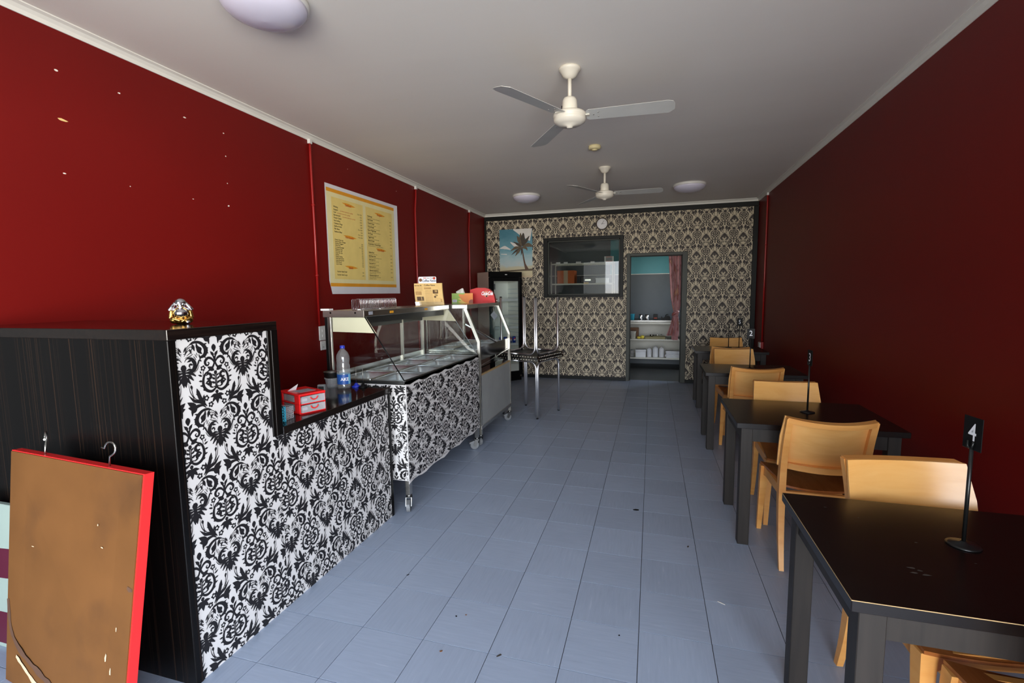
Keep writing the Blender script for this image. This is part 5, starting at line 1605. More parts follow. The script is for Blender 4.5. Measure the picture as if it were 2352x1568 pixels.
# ------------------------------------------------------------------ statue on the high counter
st = thing('monk_statuette', 'small silver and gold seated monk statuette on the high counter', 'statue', (-1.972, 1.592, 1.402), R(52))
def remeshed(mb, name, mat, vox=0.0014):
    o = mb.build(name, mat, st, fix=True)
    m = o.modifiers.new('remesh', 'REMESH'); m.mode = 'VOXEL'; m.voxel_size = vox; m.use_smooth_shade = True
    s = o.modifiers.new('smooth', 'SMOOTH'); s.factor = 0.4; s.iterations = 1
    return o
b = MB()
b.ball((0, -0.012, 0.047), 0.027, 0.026, 0.024, 20, 14).ball((0, 0.0, 0.066), 0.025, 0.019, 0.014, 18, 12)
b.ball((0, -0.006, 0.092), 0.0225, 0.0225, 0.0205, 20, 14).ball((0, -0.012, 0.084), 0.018, 0.017, 0.010, 16, 10).ball((0, -0.004, 0.078), 0.010, 0.010, 0.010, 12, 8)
b.ball((0, -0.029, 0.090), 0.0036, 0.0045, 0.0036, 8, 6).ball((-0.010, -0.0245, 0.087), 0.005, 0.0045, 0.0045, 8, 6).ball((0.010, -0.0245, 0.087), 0.005, 0.0045, 0.0045, 8, 6)
b.ball((0, -0.0265, 0.080), 0.007, 0.0035, 0.0022, 8, 6)
for s in (-1, 1):
    b.tube([(s * 0.022, 0.004, 0.068), (s * 0.034, -0.004, 0.064), (s * 0.039, -0.012, 0.064), (s * 0.033, -0.012, 0.072), (s * 0.025, -0.009, 0.084)], [0.0085, 0.0085, 0.0080, 0.0072, 0.0066], 12)
    b.ball((s * 0.0235, -0.007, 0.086), 0.0045, 0.008, 0.009, 10, 8)
    b.ball((s * 0.0085, -0.0255, 0.095), 0.0036, 0.002, 0.0014, 8, 6)
b.ball((0.022, -0.032, 0.009), 0.010, 0.012, 0.009, 12, 8)
remeshed(b, 'body', 'statue_silver')
r_ = MB()
r_.ball((0, 0.0, 0.015), 0.040, 0.034, 0.016, 22, 12)
for s in (-1, 1):
    r_.ball((s * 0.026, -0.016, 0.019), 0.017, 0.018, 0.016, 14, 10)
    r_.tube([(s * 0.032, -0.028, 0.026), (s * 0.008, -0.034, 0.016), (s * -0.004, -0.030, 0.008)], [0.006, 0.0055, 0.004], 8)
    r_.tube([(s * 0.024, 0.008, 0.074), (s * 0.034, 0.006, 0.052), (s * 0.038, 0.002, 0.024)], [0.006, 0.009, 0.009], 10)
    r_.tube([(s * 0.009, -0.016, 0.072), (s * 0.019, -0.020, 0.062), (s * 0.027, -0.016, 0.046)], [0.003, 0.004, 0.004], 8)
r_.ball((0, 0.014, 0.046), 0.031, 0.014, 0.030, 18, 12)
remeshed(r_, 'robe', 'statue_gold')

# ------------------------------------------------------------------ things on the low counter
LZ = 0.896
bt = thing('water_bottle', 'clear plastic water bottle with blue cap on the low counter', 'bottle', (-1.972, 2.705, LZ))
MB().lathe([(0.030, 0.0), (0.042, 0.004), (0.044, 0.014), (0.044, 0.030), (0.0425, 0.033), (0.0425, 0.100), (0.045, 0.104), (0.042, 0.118), (0.045, 0.128), (0.041, 0.142), (0.044, 0.152), (0.038, 0.168), (0.041, 0.186), (0.043, 0.204), (0.041, 0.222), (0.030, 0.246), (0.016, 0.262), (0.0135, 0.268), (0.0135, 0.276)], n=28).build('shell', 'clear_plastic', bt, fix=True)
MB().lathe([(0.0155, 0.270), (0.0160, 0.272), (0.0160, 0.288), (0.013, 0.290), (0.0001, 0.290)], n=20).build('cap', 'blue_plastic', bt)
def wrap(z0, z1, a0, a1, r, name, mat, par):
    n = 20
    V = [(r * math.sin(R(a0 + (a1 - a0) * i / n)), -r * math.cos(R(a0 + (a1 - a0) * i / n)), z) for z in (z0, z1) for i in range(n + 1)]
    return MB().add(V, [(i, i + 1, i + n + 2, i + n + 1) for i in range(n)], True).build(name, mat, par, fix=False)
wrap(0.034, 0.099, -110, 45, 0.0432, 'label', 'label_blue', bt)
wrap(0.034, 0.099, 45, 250, 0.0432, 'label', 'label_light', bt)
tv, tf = text_geo('AKE', 0.030, 'CENTER', 0, 1.0, 1.0, 0.0006)
MB().add([(0.0438 * math.sin(x / 0.0438 + R(12)), -0.0438 * math.cos(x / 0.0438 + R(12)), 0.058 + y) for x, y in tv], tf).build('label_lettering', 'label_white', bt, fix=False)
bt.rotation_euler = (0, 0, R(32))

tb = thing('plastic_tub', 'cloudy plastic tub behind the water bottle', 'tub', (-2.074, 2.715, LZ))
MB().lathe([(0.034, 0.0), (0.036, 0.003), (0.046, 0.062), (0.049, 0.064), (0.049, 0.068), (0.046, 0.068)], n=24).build('shell', 'milky_plastic', tb)
sbw = thing('steel_bowl', 'small steel bowl resting on the plastic tub', 'bowl', (-2.074, 2.715, LZ + 0.068))
MB().lathe([(0.040, 0.0), (0.047, 0.006), (0.049, 0.034), (0.054, 0.040), (0.053, 0.042), (0.046, 0.036), (0.044, 0.006), (0.0001, 0.003)], n=24).build('bowl', 'steel_dark', sbw)

def spike(x, y, m, label):
    t = thing('receipt_spike', label, 'spike', (x, y, LZ))
    MB().lathe([(0.030, 0.0), (0.031, 0.006), (0.016, 0.012), (0.010, 0.024), (0.004, 0.028)], n=18).build('base', m, t)
    MB().tube([(0, 0, 0.02), (0.002, 0, 0.140)], [0.0018, 0.001], 6).build('needle', 'zinc', t)
spike(-1.922, 2.768, 'blue_plastic', 'receipt spike with a blue base beside the water bottle')
spike(-1.868, 2.768, 'black_plastic', 'receipt spike with a black base at the end of the low counter')

gb = thing('grey_box', 'small upright grey box behind the red drawers', 'box', (-1.905, 2.395, LZ), R(20))
MB().bbox(-0.022, 0.022, -0.012, 0.012, 0.0, 0.088, 0.003).build('case', 'grey_plastic', gb)
MB().box(-0.016, 0.016, -0.0126, -0.012, 0.05, 0.078).build('screen', 'dark_appliance', gb)

# red two drawer organiser: local x along its front, front looks towards -y
ro = math.atan2(0.139, 0.054)
rd = thing('mini_drawers', 'small red plastic two drawer organiser with clear drawers', 'drawers', (-1.764, 2.034, LZ), ro)
RW, RD, RH = 0.150, 0.200, 0.108
fm = MB()
fm.bbox(-0.002, RW + 0.002, -0.010, RD, RH - 0.012, RH, 0.005)
fm.bbox(0, RW, -0.004, RD, 0.0, 0.008, 0.002); fm.bbox(0, RW, -0.004, RD, 0.049, 0.056, 0.002)
for x in (0, RW - 0.008):
    fm.bbox(x, x + 0.008, -0.004, 0.045, 0.0, RH - 0.006, 0.002); fm.bbox(x, x + 0.008, RD - 0.03, RD, 0.0, RH - 0.006, 0.002)
fm.build('carcass', 'red_plastic', rd)
for z0, z1 in ((0.009, 0.048), (0.057, RH - 0.013)):
    d_ = MB().box(0.009, RW - 0.009, -0.014, -0.011, z0, z1).box(0.010, RW - 0.010, -0.011, RD - 0.01, z0, z0 + 0.002).box(0.010, 0.012, -0.011, RD - 0.01, z0, z1 - 0.004).box(RW - 0.012, RW - 0.010, -0.011, RD - 0.01, z0, z1 - 0.004)
    d = d_.build('drawer', 'milky_plastic', rd)
    hp = [(RW / 2 + 0.020 * math.cos(a), -0.020, z1 - 0.006 + 0.016 * math.sin(a)) for a in [R(180 + 180 * k / 10) for k in range(11)]]
    MB().tube(hp, 0.003, 6).build('drawer_pull', 'red_plastic', d)
    MB().bbox(0.02, 0.06, 0.02, 0.10, z0 + 0.003, z0 + 0.02, 0.003).build('contents', 'label_white', d)
lbl = MB().box(0.03, 0.12, 0.04, 0.12, RH, RH + 0.0006).build('sticker', 'sticker_grey', rd)
MB().prism([(RW * 0.1, 0.0), (RW * 0.5, 0.03), (RW * 0.42, 0.0)], 1, RD - 0.06, RD - 0.058).xform(Matrix.Translation((0, 0, RH))).build('paper_slip', 'paper_white', rd)

def lattice_basket(x0, x1, y0, y1, z0, h, bar, step, name, label, mat, t=0.0028):
    cx, cy = (x0 + x1) / 2, (y0 + y1) / 2
    th = thing(name, label, 'basket', (cx, cy, z0))
    hx, hy = (x1 - x0) / 2, (y1 - y0) / 2
    m = MB().box(-hx, hx, -hy, hy, 0, 0.003)
    for (ax, ln, fx) in ((0, hx, -hy), (0, hx, hy), (1, hy, -hx), (1, hy, hx)):
        nn = max(2, round(2 * ln / step))
        for i in range(nn + 1):
            u = -ln + 2 * ln * i / nn
            (m.box(u - bar, u + bar, fx - t / 2, fx + t / 2, 0, h) if ax == 0 else m.box(fx - t / 2, fx + t / 2, u - bar, u + bar, 0, h))
        k = max(2, round(h / step))
        for j in range(k + 1):
            z = (h - 2 * bar) * j / k
            (m.box(-ln, ln, fx - t / 2, fx + t / 2, z, z + 2 * bar) if ax == 0 else m.box(fx - t / 2, fx + t / 2, -ln, ln, z, z + 2 * bar))
    m.build('basket_body', mat, th)
lattice_basket(-1.815, -1.738, 1.832, 1.905, LZ, 0.078, 0.0035, 0.0145, 'lattice_basket', 'aqua blue plastic lattice basket against the counter step', 'aqua_plastic')
lattice_basket(-1.868, -1.760, 1.918, 1.985, LZ, 0.062, 0.0018, 0.011, 'wire_basket', 'clear reddish slatted basket beside the red drawers', 'milky_plastic', 0.002)

# ------------------------------------------------------------------ things on the roofs of the carts
RZ = 1.410
for k_, (y0, lab) in enumerate(((2.945, 'chrome wire ticket rack on the cart roof, nearer of the two'), (3.200, 'chrome wire ticket rack on the cart roof, farther of the two'))):
    t = thing('wire_rack', lab, 'rack', (-2.05, y0, RZ), group='chrome wire racks on the cart roof')
    MB().tube([(0, 0, 0.004), (0, 0.235, 0.004)], 0.003, 6).tube([(0.07, 0, 0.004), (0.07, 0.235, 0.004)], 0.003, 6).tube([(0, 0, 0.004), (0.07, 0, 0.004)], 0.003, 6).tube([(0, 0.235, 0.004), (0.07, 0.235, 0.004)], 0.003, 6).build('base_frame', 'chrome', t)
    for i in range(13):
        y = 0.235 * i / 12
        r0 = 0.0034 if i in (0, 12) else 0.0022
        MB().tube([(0.0, y, 0.004), (0.0, y, 0.070), (0.006, y, 0.078), (0.064, y, 0.078), (0.070, y, 0.070), (0.070, y, 0.004)], r0, 6).build('wire_hoop', 'chrome', t)

nw = thing('news_holder', 'clear stand of tan news sheets with a white Coffee News header', 'leaflet holder', (-2.045, 4.185, RZ), R(8))
def nwp(u, v, d=0.0):     # u -1..1 across, v height in m; leans back and curls
    return (u * 0.140 - 0.16 * v, d + 0.05 * (v / 0.21) ** 2 + 0.012 * math.cos(u * 1.3), v)
def nsheet(d, name, mat, v0=0.002, v1=0.212, u0=-1, u1=1, nu=8, nv=8, par=None):
    V = [nwp(u0 + (u1 - u0) * i / nu, v0 + (v1 - v0) * j / nv, d) for j in range(nv + 1) for i in range(nu + 1)]
    return MB().add(V, [(j * (nu + 1) + i, j * (nu + 1) + i + 1, (j + 1) * (nu + 1) + i + 1, (j + 1) * (nu + 1) + i) for j in range(nv) for i in range(nu)], True).build(name, mat, par or nw, fix=False)
V = []
pk = MB()
ringv = []
for j in range(9):
    v = 0.002 + 0.210 * j / 8
    ringv.append([nwp(u, v, 0.0) for u in [-1 + 0.25 * i for i in range(9)]] + [nwp(u, v, 0.022) for u in [1 - 0.25 * i for i in range(9)]])
pk.sweep(ringv).build('paper_stack', 'news_paper', nw)
for (u0, u1, v0, v1, m) in ((-0.92, -0.50, 0.100, 0.135, 'news_shade'), (-0.86, -0.38, 0.045, 0.084, 'news_ink'), (-0.62, -0.40, 0.05, 0.08, 'news_paper'), (0.30, 0.68, 0.112, 0.148, 'news_ink'), (0.44, 0.60, 0.125, 0.143, 'news_paper'), (-0.30, 0.20, 0.155, 0.172, 'news_shade'), (0.36, 0.5, 0.072, 0.09, 'news_ink'), (0.80, 0.92, 0.03, 0.06, 'news_shade')):
    nsheet(-0.0008, 'printed_block', m, v0, v1, u0, u1, 3, 3)
inkm = MB()
def ntext(body, u, v, size, tgt, d=-0.0010, **k):
    vs, fs = text_geo(body, size, **k)
    tgt.add([nwp(u + x / 0.140, v + y, d) for x, y in vs], fs)
ntext('Coffee News', -0.30, 0.186, 0.021, inkm, bold=0.0005)
ntext('Service 98', -0.96, 0.186, 0.016, inkm, bold=0.0005)
ntext('Quotation Offers', -0.22, 0.140, 0.009, inkm)
ntext('TIP', 0.44, 0.086, 0.020, inkm, bold=0.0005)
ntext('Trivia', 0.40, 0.100, 0.012, inkm)
for i in range(16):
    v = 0.134 - i * 0.0078
    nsheet(-0.0009, 'text_line', 'news_shade', v - 0.0012, v + 0.0012, -0.26, 0.28, 4, 1)
for i in range(5):
    nsheet(-0.0009, 'text_line', 'news_shade', 0.176 - i * 0.008, 0.178 - i * 0.008, -0.92, -0.42, 3, 1)
for i in range(6):
    nsheet(-0.0009, 'text_line', 'news_shade', 0.066 - i * 0.009, 0.068 - i * 0.009, 0.36, 0.86, 3, 1)
inkm.build('lettering', 'news_ink', nw, fix=False)
nsheet(-0.004, 'holder_front', 'acrylic', 0.0, 0.035, -1.03, 1.03)
hd = MB().prism([(-0.135, 0.200), (0.045, 0.200), (0.045, 0.268), (0.037, 0.276), (-0.127, 0.276), (-0.135, 0.268)], 1, 0.074, 0.077).build('header_card', 'label_white', nw)
ht = MB(); put_text(ht, 'Coffee News', (-0.098, 0.0735, 0.226), (1, 0, 0), (0, 0, 1), size=0.034, bold=0.0008)
ht.v = [(-0.098 + (p[0] + 0.098) * 0.78, p[1], p[2]) for p in ht.v]
ht.build('header_lettering', 'ink_blue', hd, fix=False)
h2 = MB(); put_text(h2, 'FREE', (-0.085, 0.0735, 0.258), (1, 0, 0), (0, 0, 1), size=0.014, bold=0.0006); h2.build('header_lettering', 'print_red', hd, fix=False)
h3 = MB(); put_text(h3, 'Every Week', (-0.050, 0.0735, 0.258), (1, 0, 0), (0, 0, 1), size=0.013, bold=0.0004); h3.build('header_lettering', 'news_ink', hd, fix=False)
MB().lathe([(0.0001, 0.0), (0.016, 0.0)], n=16).xform(Matrix.Translation((-0.113, 0.0733, 0.244)) @ MY).build('header_picture', 'board_brown', hd, fix=False)
MB().lathe([(0.0001, 0.0), (0.013, 0.0)], n=16).xform(Matrix.Translation((0.025, 0.0733, 0.260)) @ MY).build('header_picture', 'print_red', hd, fix=False)

tsb = thing('tissue_box', 'tissue box printed with an orange flower, a white tissue sticking out', 'tissue box', (-2.062, 5.035, RZ), R(27))
TW, TD, TH = 0.118, 0.058, 0.112
MB().box(-TW, TW, -TD, TD, 0, TH).build('box', 'tissue_green', tsb)
MB().quad((-TW - 0.0006, TD, 0), (-TW - 0.0006, -TD, 0), (-TW - 0.0006, -TD, TH), (-TW - 0.0006, TD, TH)).build('end_print', 'tissue_brown', tsb, fix=False)
fy = -TD - 0.0006
fl = thing
ctr = (0.105, 0.012)
def clipxz(p):
    return (max(-TW, min(TW, p[0])), max(0.001, min(TH - 0.001, p[1])))
def petal(a, l, w, name, mat, d):
    n = 8; ca, sa = math.cos(a), math.sin(a); L_ = []; R__ = []
    for i in range(n + 1):
        t = i / n; ww = w * math.sin(math.pi * min(0.98, 0.12 + 0.86 * t))
        L_.append(clipxz((ctr[0] + ca * l * t - sa * ww, ctr[1] + sa * l * t + ca * ww))); R__.append(clipxz((ctr[0] + ca * l * t + sa * ww, ctr[1] + sa * l * t - ca * ww)))
    MB().add([(x, fy - d, z) for x, z in L_ + R__], [(i, i + 1, i + n + 2, i + n + 1) for i in range(n)]).build(name, mat, tsb, fix=False)
petal(R(178), 0.155, 0.020, 'printed_petal', 'tissue_yellow', 0.0001); petal(R(165), 0.16, 0.020, 'printed_petal', 'tissue_yellow', 0.0002)
petal(R(150), 0.17, 0.040, 'printed_petal', 'tissue_orange', 0.0003); petal(R(120), 0.15, 0.044, 'printed_petal', 'tissue_orange', 0.0004); petal(R(92), 0.14, 0.04, 'printed_petal', 'tissue_orange', 0.0005)
n = 14
MB().add([(*[ (c[0], fy - 0.0008, c[1]) for c in [clipxz((ctr[0] + 0.034 * math.cos(2 * math.pi * k / n), ctr[1] + 0.030 * math.sin(2 * math.pi * k / n)))]][0],) for k in range(n)], [tuple(range(n))]).build('printed_centre', 'tissue_brown', tsb, fix=False)
MB().quad((-TW + 0.008, fy - 0.0002, 0.012), (-TW + 0.056, fy - 0.0002, 0.012), (-TW + 0.056, fy - 0.0002, 0.042), (-TW + 0.008, fy - 0.0002, 0.042)).build('barcode_patch', 'label_white', tsb, fix=False)
bc = MB()
for i in range(9):
    x = -TW + 0.012 + i * 0.0046
    bc.quad((x, fy - 0.0004, 0.015), (x + 0.0018, fy - 0.0004, 0.015), (x + 0.0018, fy - 0.0004, 0.040), (x, fy - 0.0004, 0.040))
bc.build('barcode', 'ink_blue', tsb, fix=False)
ts = MB()
rows = [[(-0.060, -0.02, TH), (-0.03, -0.028, TH), (0.0, -0.02, TH), (0.020, -0.025, TH), (0.036, 0.0, TH), (0.0, 0.02, TH), (-0.05, 0.012, TH)],
        [(-0.068, -0.02, TH + 0.016), (-0.03, -0.034, TH + 0.022), (-0.004, -0.016, TH + 0.026), (0.018, -0.03, TH + 0.024), (0.030, 0.0, TH + 0.022), (0.0, 0.024, TH + 0.026), (-0.055, 0.014, TH + 0.020)],
        [(-0.046, -0.012, TH + 0.030), (-0.02, -0.018, TH + 0.044), (0.002, -0.008, TH + 0.056), (0.014, -0.014, TH + 0.054), (0.020, 0.0, TH + 0.050), (0.002, 0.012, TH + 0.056), (-0.036, 0.010, TH + 0.036)]]
ts.sweep([[Vector(p) for p in r] for r in rows], closed=True, caps=True).build('tissue', 'tissue_white', tsb)

cd = thing('napkin_dispenser', 'red cola branded napkin dispenser on the cart roof', 'dispenser', (-1.892, 5.292, RZ), R(12))
cp_ = [(-0.150, 0.0), (0.140, 0.0), (0.138, 0.030), (0.128, 0.085), (0.105, 0.128), (0.070, 0.158), (0.030, 0.170), (-0.070, 0.172), (-0.150, 0.150)]
MB().prism(cp_, 1, -0.075, 0.075).build('shell', 'coke_red', cd)
MB().bbox(0.00, 0.120, -0.079, -0.075, 0.010, 0.026, 0.002).build('pull_slot', 'coke_red', cd)
MB().lathe([(0.0001, 0.0), (0.036, 0.0)], n=20).xform(Matrix.Translation((0.040, -0.0756, 0.100)) @ MY).build('emblem', 'coke_orange', cd, fix=False)
MB().lathe([(0.0001, 0.0), (0.010, 0.0)], n=12).xform(Matrix.Translation((0.044, -0.0760, 0.075)) @ MY).build('emblem', 'black_plastic', cd, fix=False)
lg = MB(); put_text(lg, 'Coca-Cola', (-0.020, -0.0768, 0.088), (0.78, 0.0, 0.0), (0, 0, 1.25), size=0.046, shear=0.35, spacing=0.86, bold=0.0014)
lg.build('lettering', 'label_white', cd, fix=False)

# ------------------------------------------------------------------ kitchen behind
kb = thing('kitchen_bench', 'steel topped bench with two white shelves seen through the kitchen doorway', 'bench', (0.1, 9.95, 0))
MB().bbox(-1.05, 1.30, -0.33, 0.38, 0.925, 0.955, 0.003).build('bench_top', 'steel_dark', kb)
MB().bbox(-1.05, 1.30, -0.335, -0.315, 0.880, 0.918, 0.002).build('top_edge', 'shelf_white', kb)
MB().bbox(-1.05, 1.30, -0.33, 0.38, 0.562, 0.585, 0.002).build('shelf', 'shelf_white', kb)
MB().bbox(-1.05, 1.30, -0.33, 0.38, 0.195, 0.222, 0.002).build('shelf', 'shelf_white', kb)
MB().box(-1.05, 1.30, 0.372, 0.385, 0.222, 0.925).build('back_board', 'shelf_white', kb)
for x in (-1.02, 0.455, 1.27):
    MB().box(x - 0.015, x + 0.015, -0.31, -0.28, 0, 0.925).build('leg', 'steel', kb)
KT = 0.955
def small_lathe(name, label, cat, x, y, z, prof, mat, n=20, grp=None, lid=None):
    t = thing(name, label, cat, (x, y, z), group=grp)
    MB().lathe(prof, n=n).build('body', mat, t)
    if lid: MB().lathe(lid[0], n=n).build('lid', lid[1], t)
    return t
for q, x in enumerate((-0.205, -0.085)):
    small_lathe('steel_canister', 'polished steel canister on the kitchen bench, %s of two' % ('left', 'right')[q], 'canister', x, 9.78, KT, [(0.032, 0), (0.034, 0.004), (0.034, 0.092), (0.030, 0.098)], 'chrome', lid=([(0.032, 0.098), (0.032, 0.106), (0.0001, 0.108)], 'black_plastic'))
small_lathe('blue_tub', 'blue plastic tub at the left of the kitchen bench', 'tub', -0.375, 9.80, KT, [(0.050, 0), (0.056, 0.11), (0.060, 0.114), (0.054, 0.116), (0.0001, 0.118)], 'aqua_plastic')
bx_ = thing('dark_tin', 'dark square tin with a red mark on the kitchen bench', 'tin', (0.075, 9.80, KT))
MB().bbox(-0.042, 0.042, -0.04, 0.04, 0, 0.112, 0.004).build('body', 'black_plastic', bx_)
MB().box(-0.03, 0.03, -0.0406, -0.04, 0.03, 0.042).build('label_strip', 'print_red', bx_)
td = thing('tape_dispenser', 'black tape dispenser on the kitchen bench', 'tape dispenser', (0.265, 9.78, KT))
MB().prism([(-0.085, 0), (0.085, 0), (0.085, 0.06), (0.065, 0.075), (0.02, 0.078), (-0.01, 0.06), (-0.045, 0.035), (-0.075, 0.068), (-0.085, 0.062)], 1, -0.03, 0.03).build('body', 'black_plastic', td)
MB().lathe([(0.02, -0.012), (0.04, -0.012), (0.04, 0.012), (0.02, 0.012)], n=20).xform(Matrix.Translation((0.03, 0, 0.072)) @ MY).build('tape_roll', 'dark_appliance', td)
M1 = 0.585
cb_ = thing('chopping_board', 'brown wooden board leaning at the back of the middle shelf', 'board', (-0.345, 10.02, M1))
MB().bbox(-0.10, 0.10, -0.01, 0.01, 0, 0.20, 0.006).build('board', 'board_brown', cb_)
small_lathe('white_tub', 'white tapered tub on the middle kitchen shelf', 'tub', -0.345, 9.74, M1, [(0.046, 0), (0.062, 0.14), (0.068, 0.146), (0.06, 0.15), (0.0001, 0.146)], 'shelf_white')
for q, (x, m) in enumerate(((-0.235, 'lemon'), (-0.165, 'lemon'))):
    t = thing('lemon', 'yellow lemon on the middle kitchen shelf, %s' % ('left one', 'right one beside the tray')[q], 'lemon', (x, 9.72, M1 + (0.024 if q == 0 else 0.034)))
    MB().ball((0, 0, 0), 0.040, 0.028, 0.024 if q == 0 else 0.034, 14, 10).build('fruit', m, t)
tr = thing('olive_tray', 'shallow olive tray on the middle kitchen shelf', 'tray', (0.075, 9.80, M1))
MB().box(-0.19, 0.19, -0.10, 0.10, 0, 0.008).box(-0.19, 0.19, -0.10, -0.094, 0.008, 0.045).box(-0.19, 0.19, 0.094, 0.10, 0.008, 0.045).box(-0.19, -0.184, -0.094, 0.094, 0.008, 0.045).box(0.184, 0.19, -0.094, 0.094, 0.008, 0.045).build('tray', 'olive_tray', tr)
tg = thing('steel_ladle', 'steel ladle lying in the olive tray', 'ladle', (0.06, 9.80, M1 + 0.05))
MB().tube([(-0.02, 0, 0.012), (0.14, 0, 0.03)], 0.006, 8).build('handle', 'steel', tg)
MB().lathe([(0.0001, -0.03), (0.03, -0.02), (0.042, 0.008), (0.039, 0.008), (0.028, -0.016), (0.0001, -0.026)], n=18).xform(Matrix.Translation((-0.05, 0, 0.018))).build('bowl', 'steel', tg)
M2 = 0.222
def carton(x0, x1, h, y, label, lid=True):
    t = thing('white_carton', label, 'carton', ((x0 + x1) / 2, y, M2))
    w = (x1 - x0) / 2
    MB().bbox(-w, w, -0.09, 0.09, 0, h * 0.72, 0.006).build('box', 'bag_white', t)
    MB().bbox(-w - 0.004, w + 0.004, -0.094, 0.094, h * 0.72, h, 0.008).build('lid', 'bag_white', t)
carton(-0.295, -0.095, 0.150, 9.76, 'white lidded carton on the lowest kitchen shelf')
small_lathe('glass_jar', 'small clear jar at the left of the lowest kitchen shelf', 'jar', -0.360, 9.74, M2, [(0.034, 0), (0.038, 0.004), (0.038, 0.10), (0.028, 0.12), (0.028, 0.13)], 'milky_plastic', lid=([(0.031, 0.128), (0.031, 0.142), (0.0001, 0.143)], 'grey_plastic'))
rb = random.Random(5)
for q, (x, h, w) in enumerate(((-0.030, 0.175, 0.046), (0.085, 0.205, 0.054), (0.200, 0.190, 0.050))):
    t = thing('plastic_bag', 'tied white plastic bag of cups on the lowest kitchen shelf, %s' % ('left', 'middle', 'right')[q], 'bag', (x, 9.75, M2))
    rings = []
    for z, s in ((0, .95), (h * .1, 1), (h * .75, 1.0), (h * .86, .96), (h * .93, .80), (h * 1.0, .52), (h * 1.06, .22)):
        rings.append([Vector((w * s * math.cos(2 * math.pi * k / 14) * rb.uniform(.93, 1.07), w * s * math.sin(2 * math.pi * k / 14) * rb.uniform(.93, 1.07), z)) for k in range(14)])
    MB().sweep(rings, smooth=True).build('bag', 'bag_white', t)
for q in range(6):
    t = thing('paper_bag_pack', 'white folded paper bag on the lowest shelf, %s of its stack' % ('bottom', 'second from the bottom', 'third from the bottom', 'third from the top', 'second from the top', 'top')[q], 'paper bag', (0.415 + rb.uniform(-.012, .012), 9.76, M2 + 0.022 * q), R(rb.uniform(-4, 4)), 'folded paper bags stacked on the lowest shelf')
    MB().bbox(-0.14, 0.14, -0.09, 0.09, 0.001, 0.021, 0.006).build('pack', 'bag_white', t)

# wire shelving seen through the serving window
SX0, SX1, SY0, SY1 = -1.840, -0.700, 8.98, 9.38
sh_ = thing('storage_shelf', 'white wire storage shelving seen through the serving window', 'shelving', ((SX0 + SX1) / 2, 9.18, 0))
so3 = ((SX0 + SX1) / 2, 9.18, 0)
for x in (SX0, SX1):
    for y in (SY0, SY1):
        bld(MB().tube([(x, y, 0), (x, y, 2.09)], 0.014, 10), 'post', 'shelf_white', sh_, so3)
for z in (0.5, 1.1, 1.675, 2.05):
    m_ = MB().box(SX0, SX1, SY0 - 0.008, SY0 + 0.008, z - 0.018, z + 0.006).box(SX0, SX1, SY1 - 0.008, SY1 + 0.008, z - 0.018, z + 0.006)
    for q in range(24):
        x = SX0 + (SX1 - SX0) * q / 23
        m_.tube([(x, SY0, z), (x, SY1, z)], 0.003, 5)
    bld(m_, 'wire_deck', 'shelf_white', sh_, so3)
for x, w in ((-1.745, 0.08), (-1.60, 0.075), (-1.37, 0.095), (-1.10, 0.075)):
    bld(MB().box(x, x + w, SY0 - 0.012, SY0 - 0.009, 2.052, 2.082), 'shelf_tag', 'paper_white', sh_, so3)
bld(MB().box(-1.225, -1.135, SY0 - 0.012, SY0 - 0.009, 1.668, 1.695), 'shelf_tag', 'news_paper', sh_, so3)
ob = thing('orange_carton', 'orange brown taped carton on the shelving behind the serving window', 'carton', (-1.570, 9.16, 1.681))
MB().bbox(-0.165, 0.165, -0.15, 0.15, 0, 0.245, 0.003).build('box', 'card_orange', ob)
MB().box(-0.04, 0.04, -0.1508, -0.15, 0.0, 0.245).build('tape', 'tape_clear', ob)
ap = thing('dark_appliance', 'dark grey appliance on the shelving behind the serving window', 'appliance', (-1.150, 9.16, 1.681))
MB().bbox(-0.140, 0.140, -0.14, 0.14, 0, 0.135, 0.012).build('case', 'dark_appliance', ap)
MB().box(-0.06, 0.05, -0.1408, -0.14, 0.045, 0.075).build('front_plate', 'zinc', ap)
wb2 = thing('white_box', 'flat white box beside the dark appliance on the shelving', 'box', (-0.895, 9.12, 1.681))
MB().bbox(-0.112, 0.112, -0.10, 0.10, 0, 0.090, 0.004).build('box', 'bag_white', wb2)
MB().box(-0.116, 0.116, -0.104, 0.104, 0.066, 0.094).build('lid', 'bag_white', wb2)
sg = thing('small_notice', 'small white notice with blue panel standing on the shelving', 'sign', (-0.762, 8.955, 2.058))
MB().bbox(-0.085, 0.085, -0.003, 0.003, 0, 0.104, 0.002).build('card', 'paper_white', sg)
MB().box(-0.055, 0.055, -0.0038, -0.003, 0.024, 0.080).build('picture', 'sticker_grey', sg)
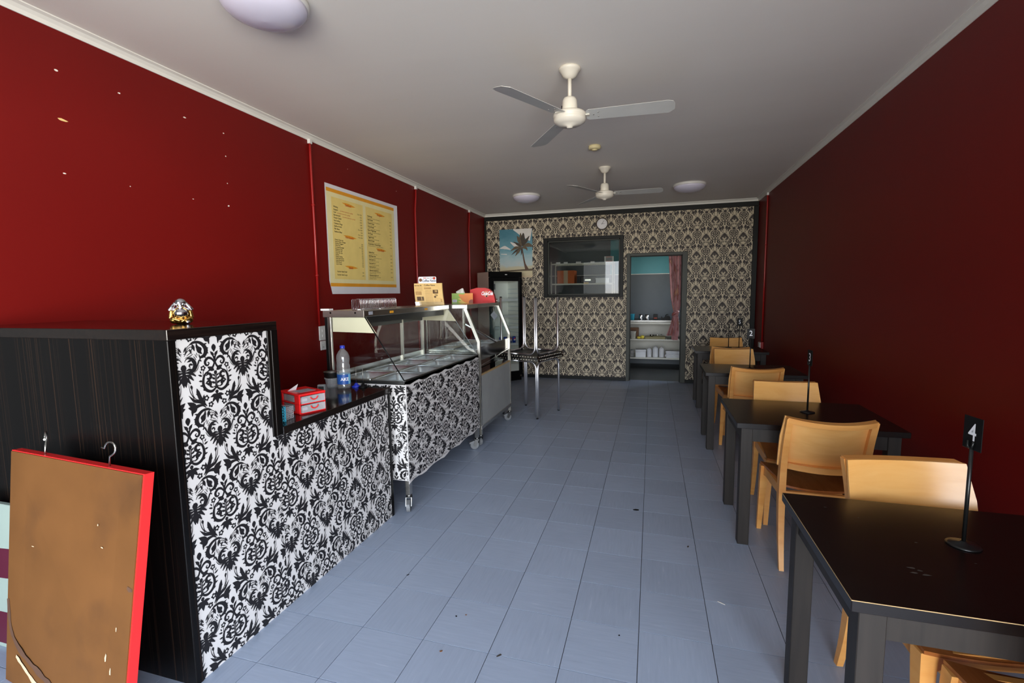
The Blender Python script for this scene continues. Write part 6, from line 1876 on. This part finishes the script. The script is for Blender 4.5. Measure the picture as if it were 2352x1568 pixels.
MB().box(-0.055, 0.055, -0.0038, -0.003, 0.086, 0.096).box(-0.055, 0.055, -0.0038, -0.003, 0.008, 0.018).build('red_line', 'print_red', sg)

# knotted satin curtain in the kitchen doorway
cu_ = thing('satin_curtain', 'pink and burgundy satin curtain knotted at the right of the kitchen doorway', 'curtain', (0.37, 8.44, 0))
def drape(rows, folds, amp, name, mat, y0=0.0, n=70, ph=0.0, twist=0.0):
    rings = []
    for j, (z, xl, xr, a) in enumerate(rows):
        rr_ = []
        for i in range(n + 1):
            u = i / n
            rr_.append(Vector((xl + (xr - xl) * u - 0.37, y0 + amp * a * math.sin(2 * math.pi * folds * u + ph + twist * j) + 0.3 * amp * a * math.sin(2 * math.pi * folds * 2.3 * u + 1.0), z)))
        rings.append(rr_)
    return MB().sweep(rings, closed=False, smooth=True).build(name, mat, cu_, fix=False)
drape([(2.15, 0.255, 0.490, 1.0), (1.95, 0.268, 0.488, 1.0), (1.75, 0.280, 0.486, 1.0), (1.55, 0.292, 0.482, 0.95), (1.40, 0.306, 0.474, 0.85), (1.28, 0.326, 0.462, 0.7), (1.20, 0.345, 0.446, 0.55), (1.15, 0.356, 0.432, 0.4)], 2.7, 0.034, 'upper_drape', 'satin_curtain')
drape([(1.12, 0.345, 0.430, 0.4), (1.04, 0.330, 0.440, 0.6), (0.94, 0.305, 0.446, 0.8), (0.84, 0.272, 0.452, 1.0), (0.765, 0.246, 0.452, 1.0)], 3.1, 0.026, 'lower_drape', 'satin_curtain', ph=1.0)
drape([(0.86, 0.325, 0.440, 0.8), (0.76, 0.330, 0.440, 0.9), (0.690, 0.334, 0.438, 0.9)], 3.0, 0.018, 'tail', 'satin_curtain', y0=0.03, ph=0.4)
kn = MB()
kn.ball((0.015, -0.012, 1.135), 0.052, 0.045, 0.050, 18, 12).tube([(-0.035, -0.03, 1.10), (-0.02, -0.06, 1.135), (0.02, -0.062, 1.16), (0.055, -0.03, 1.17), (0.06, 0.0, 1.15)], [0.018, 0.026, 0.028, 0.024, 0.016], 12)
kn.build('knot', 'satin_curtain', cu_)
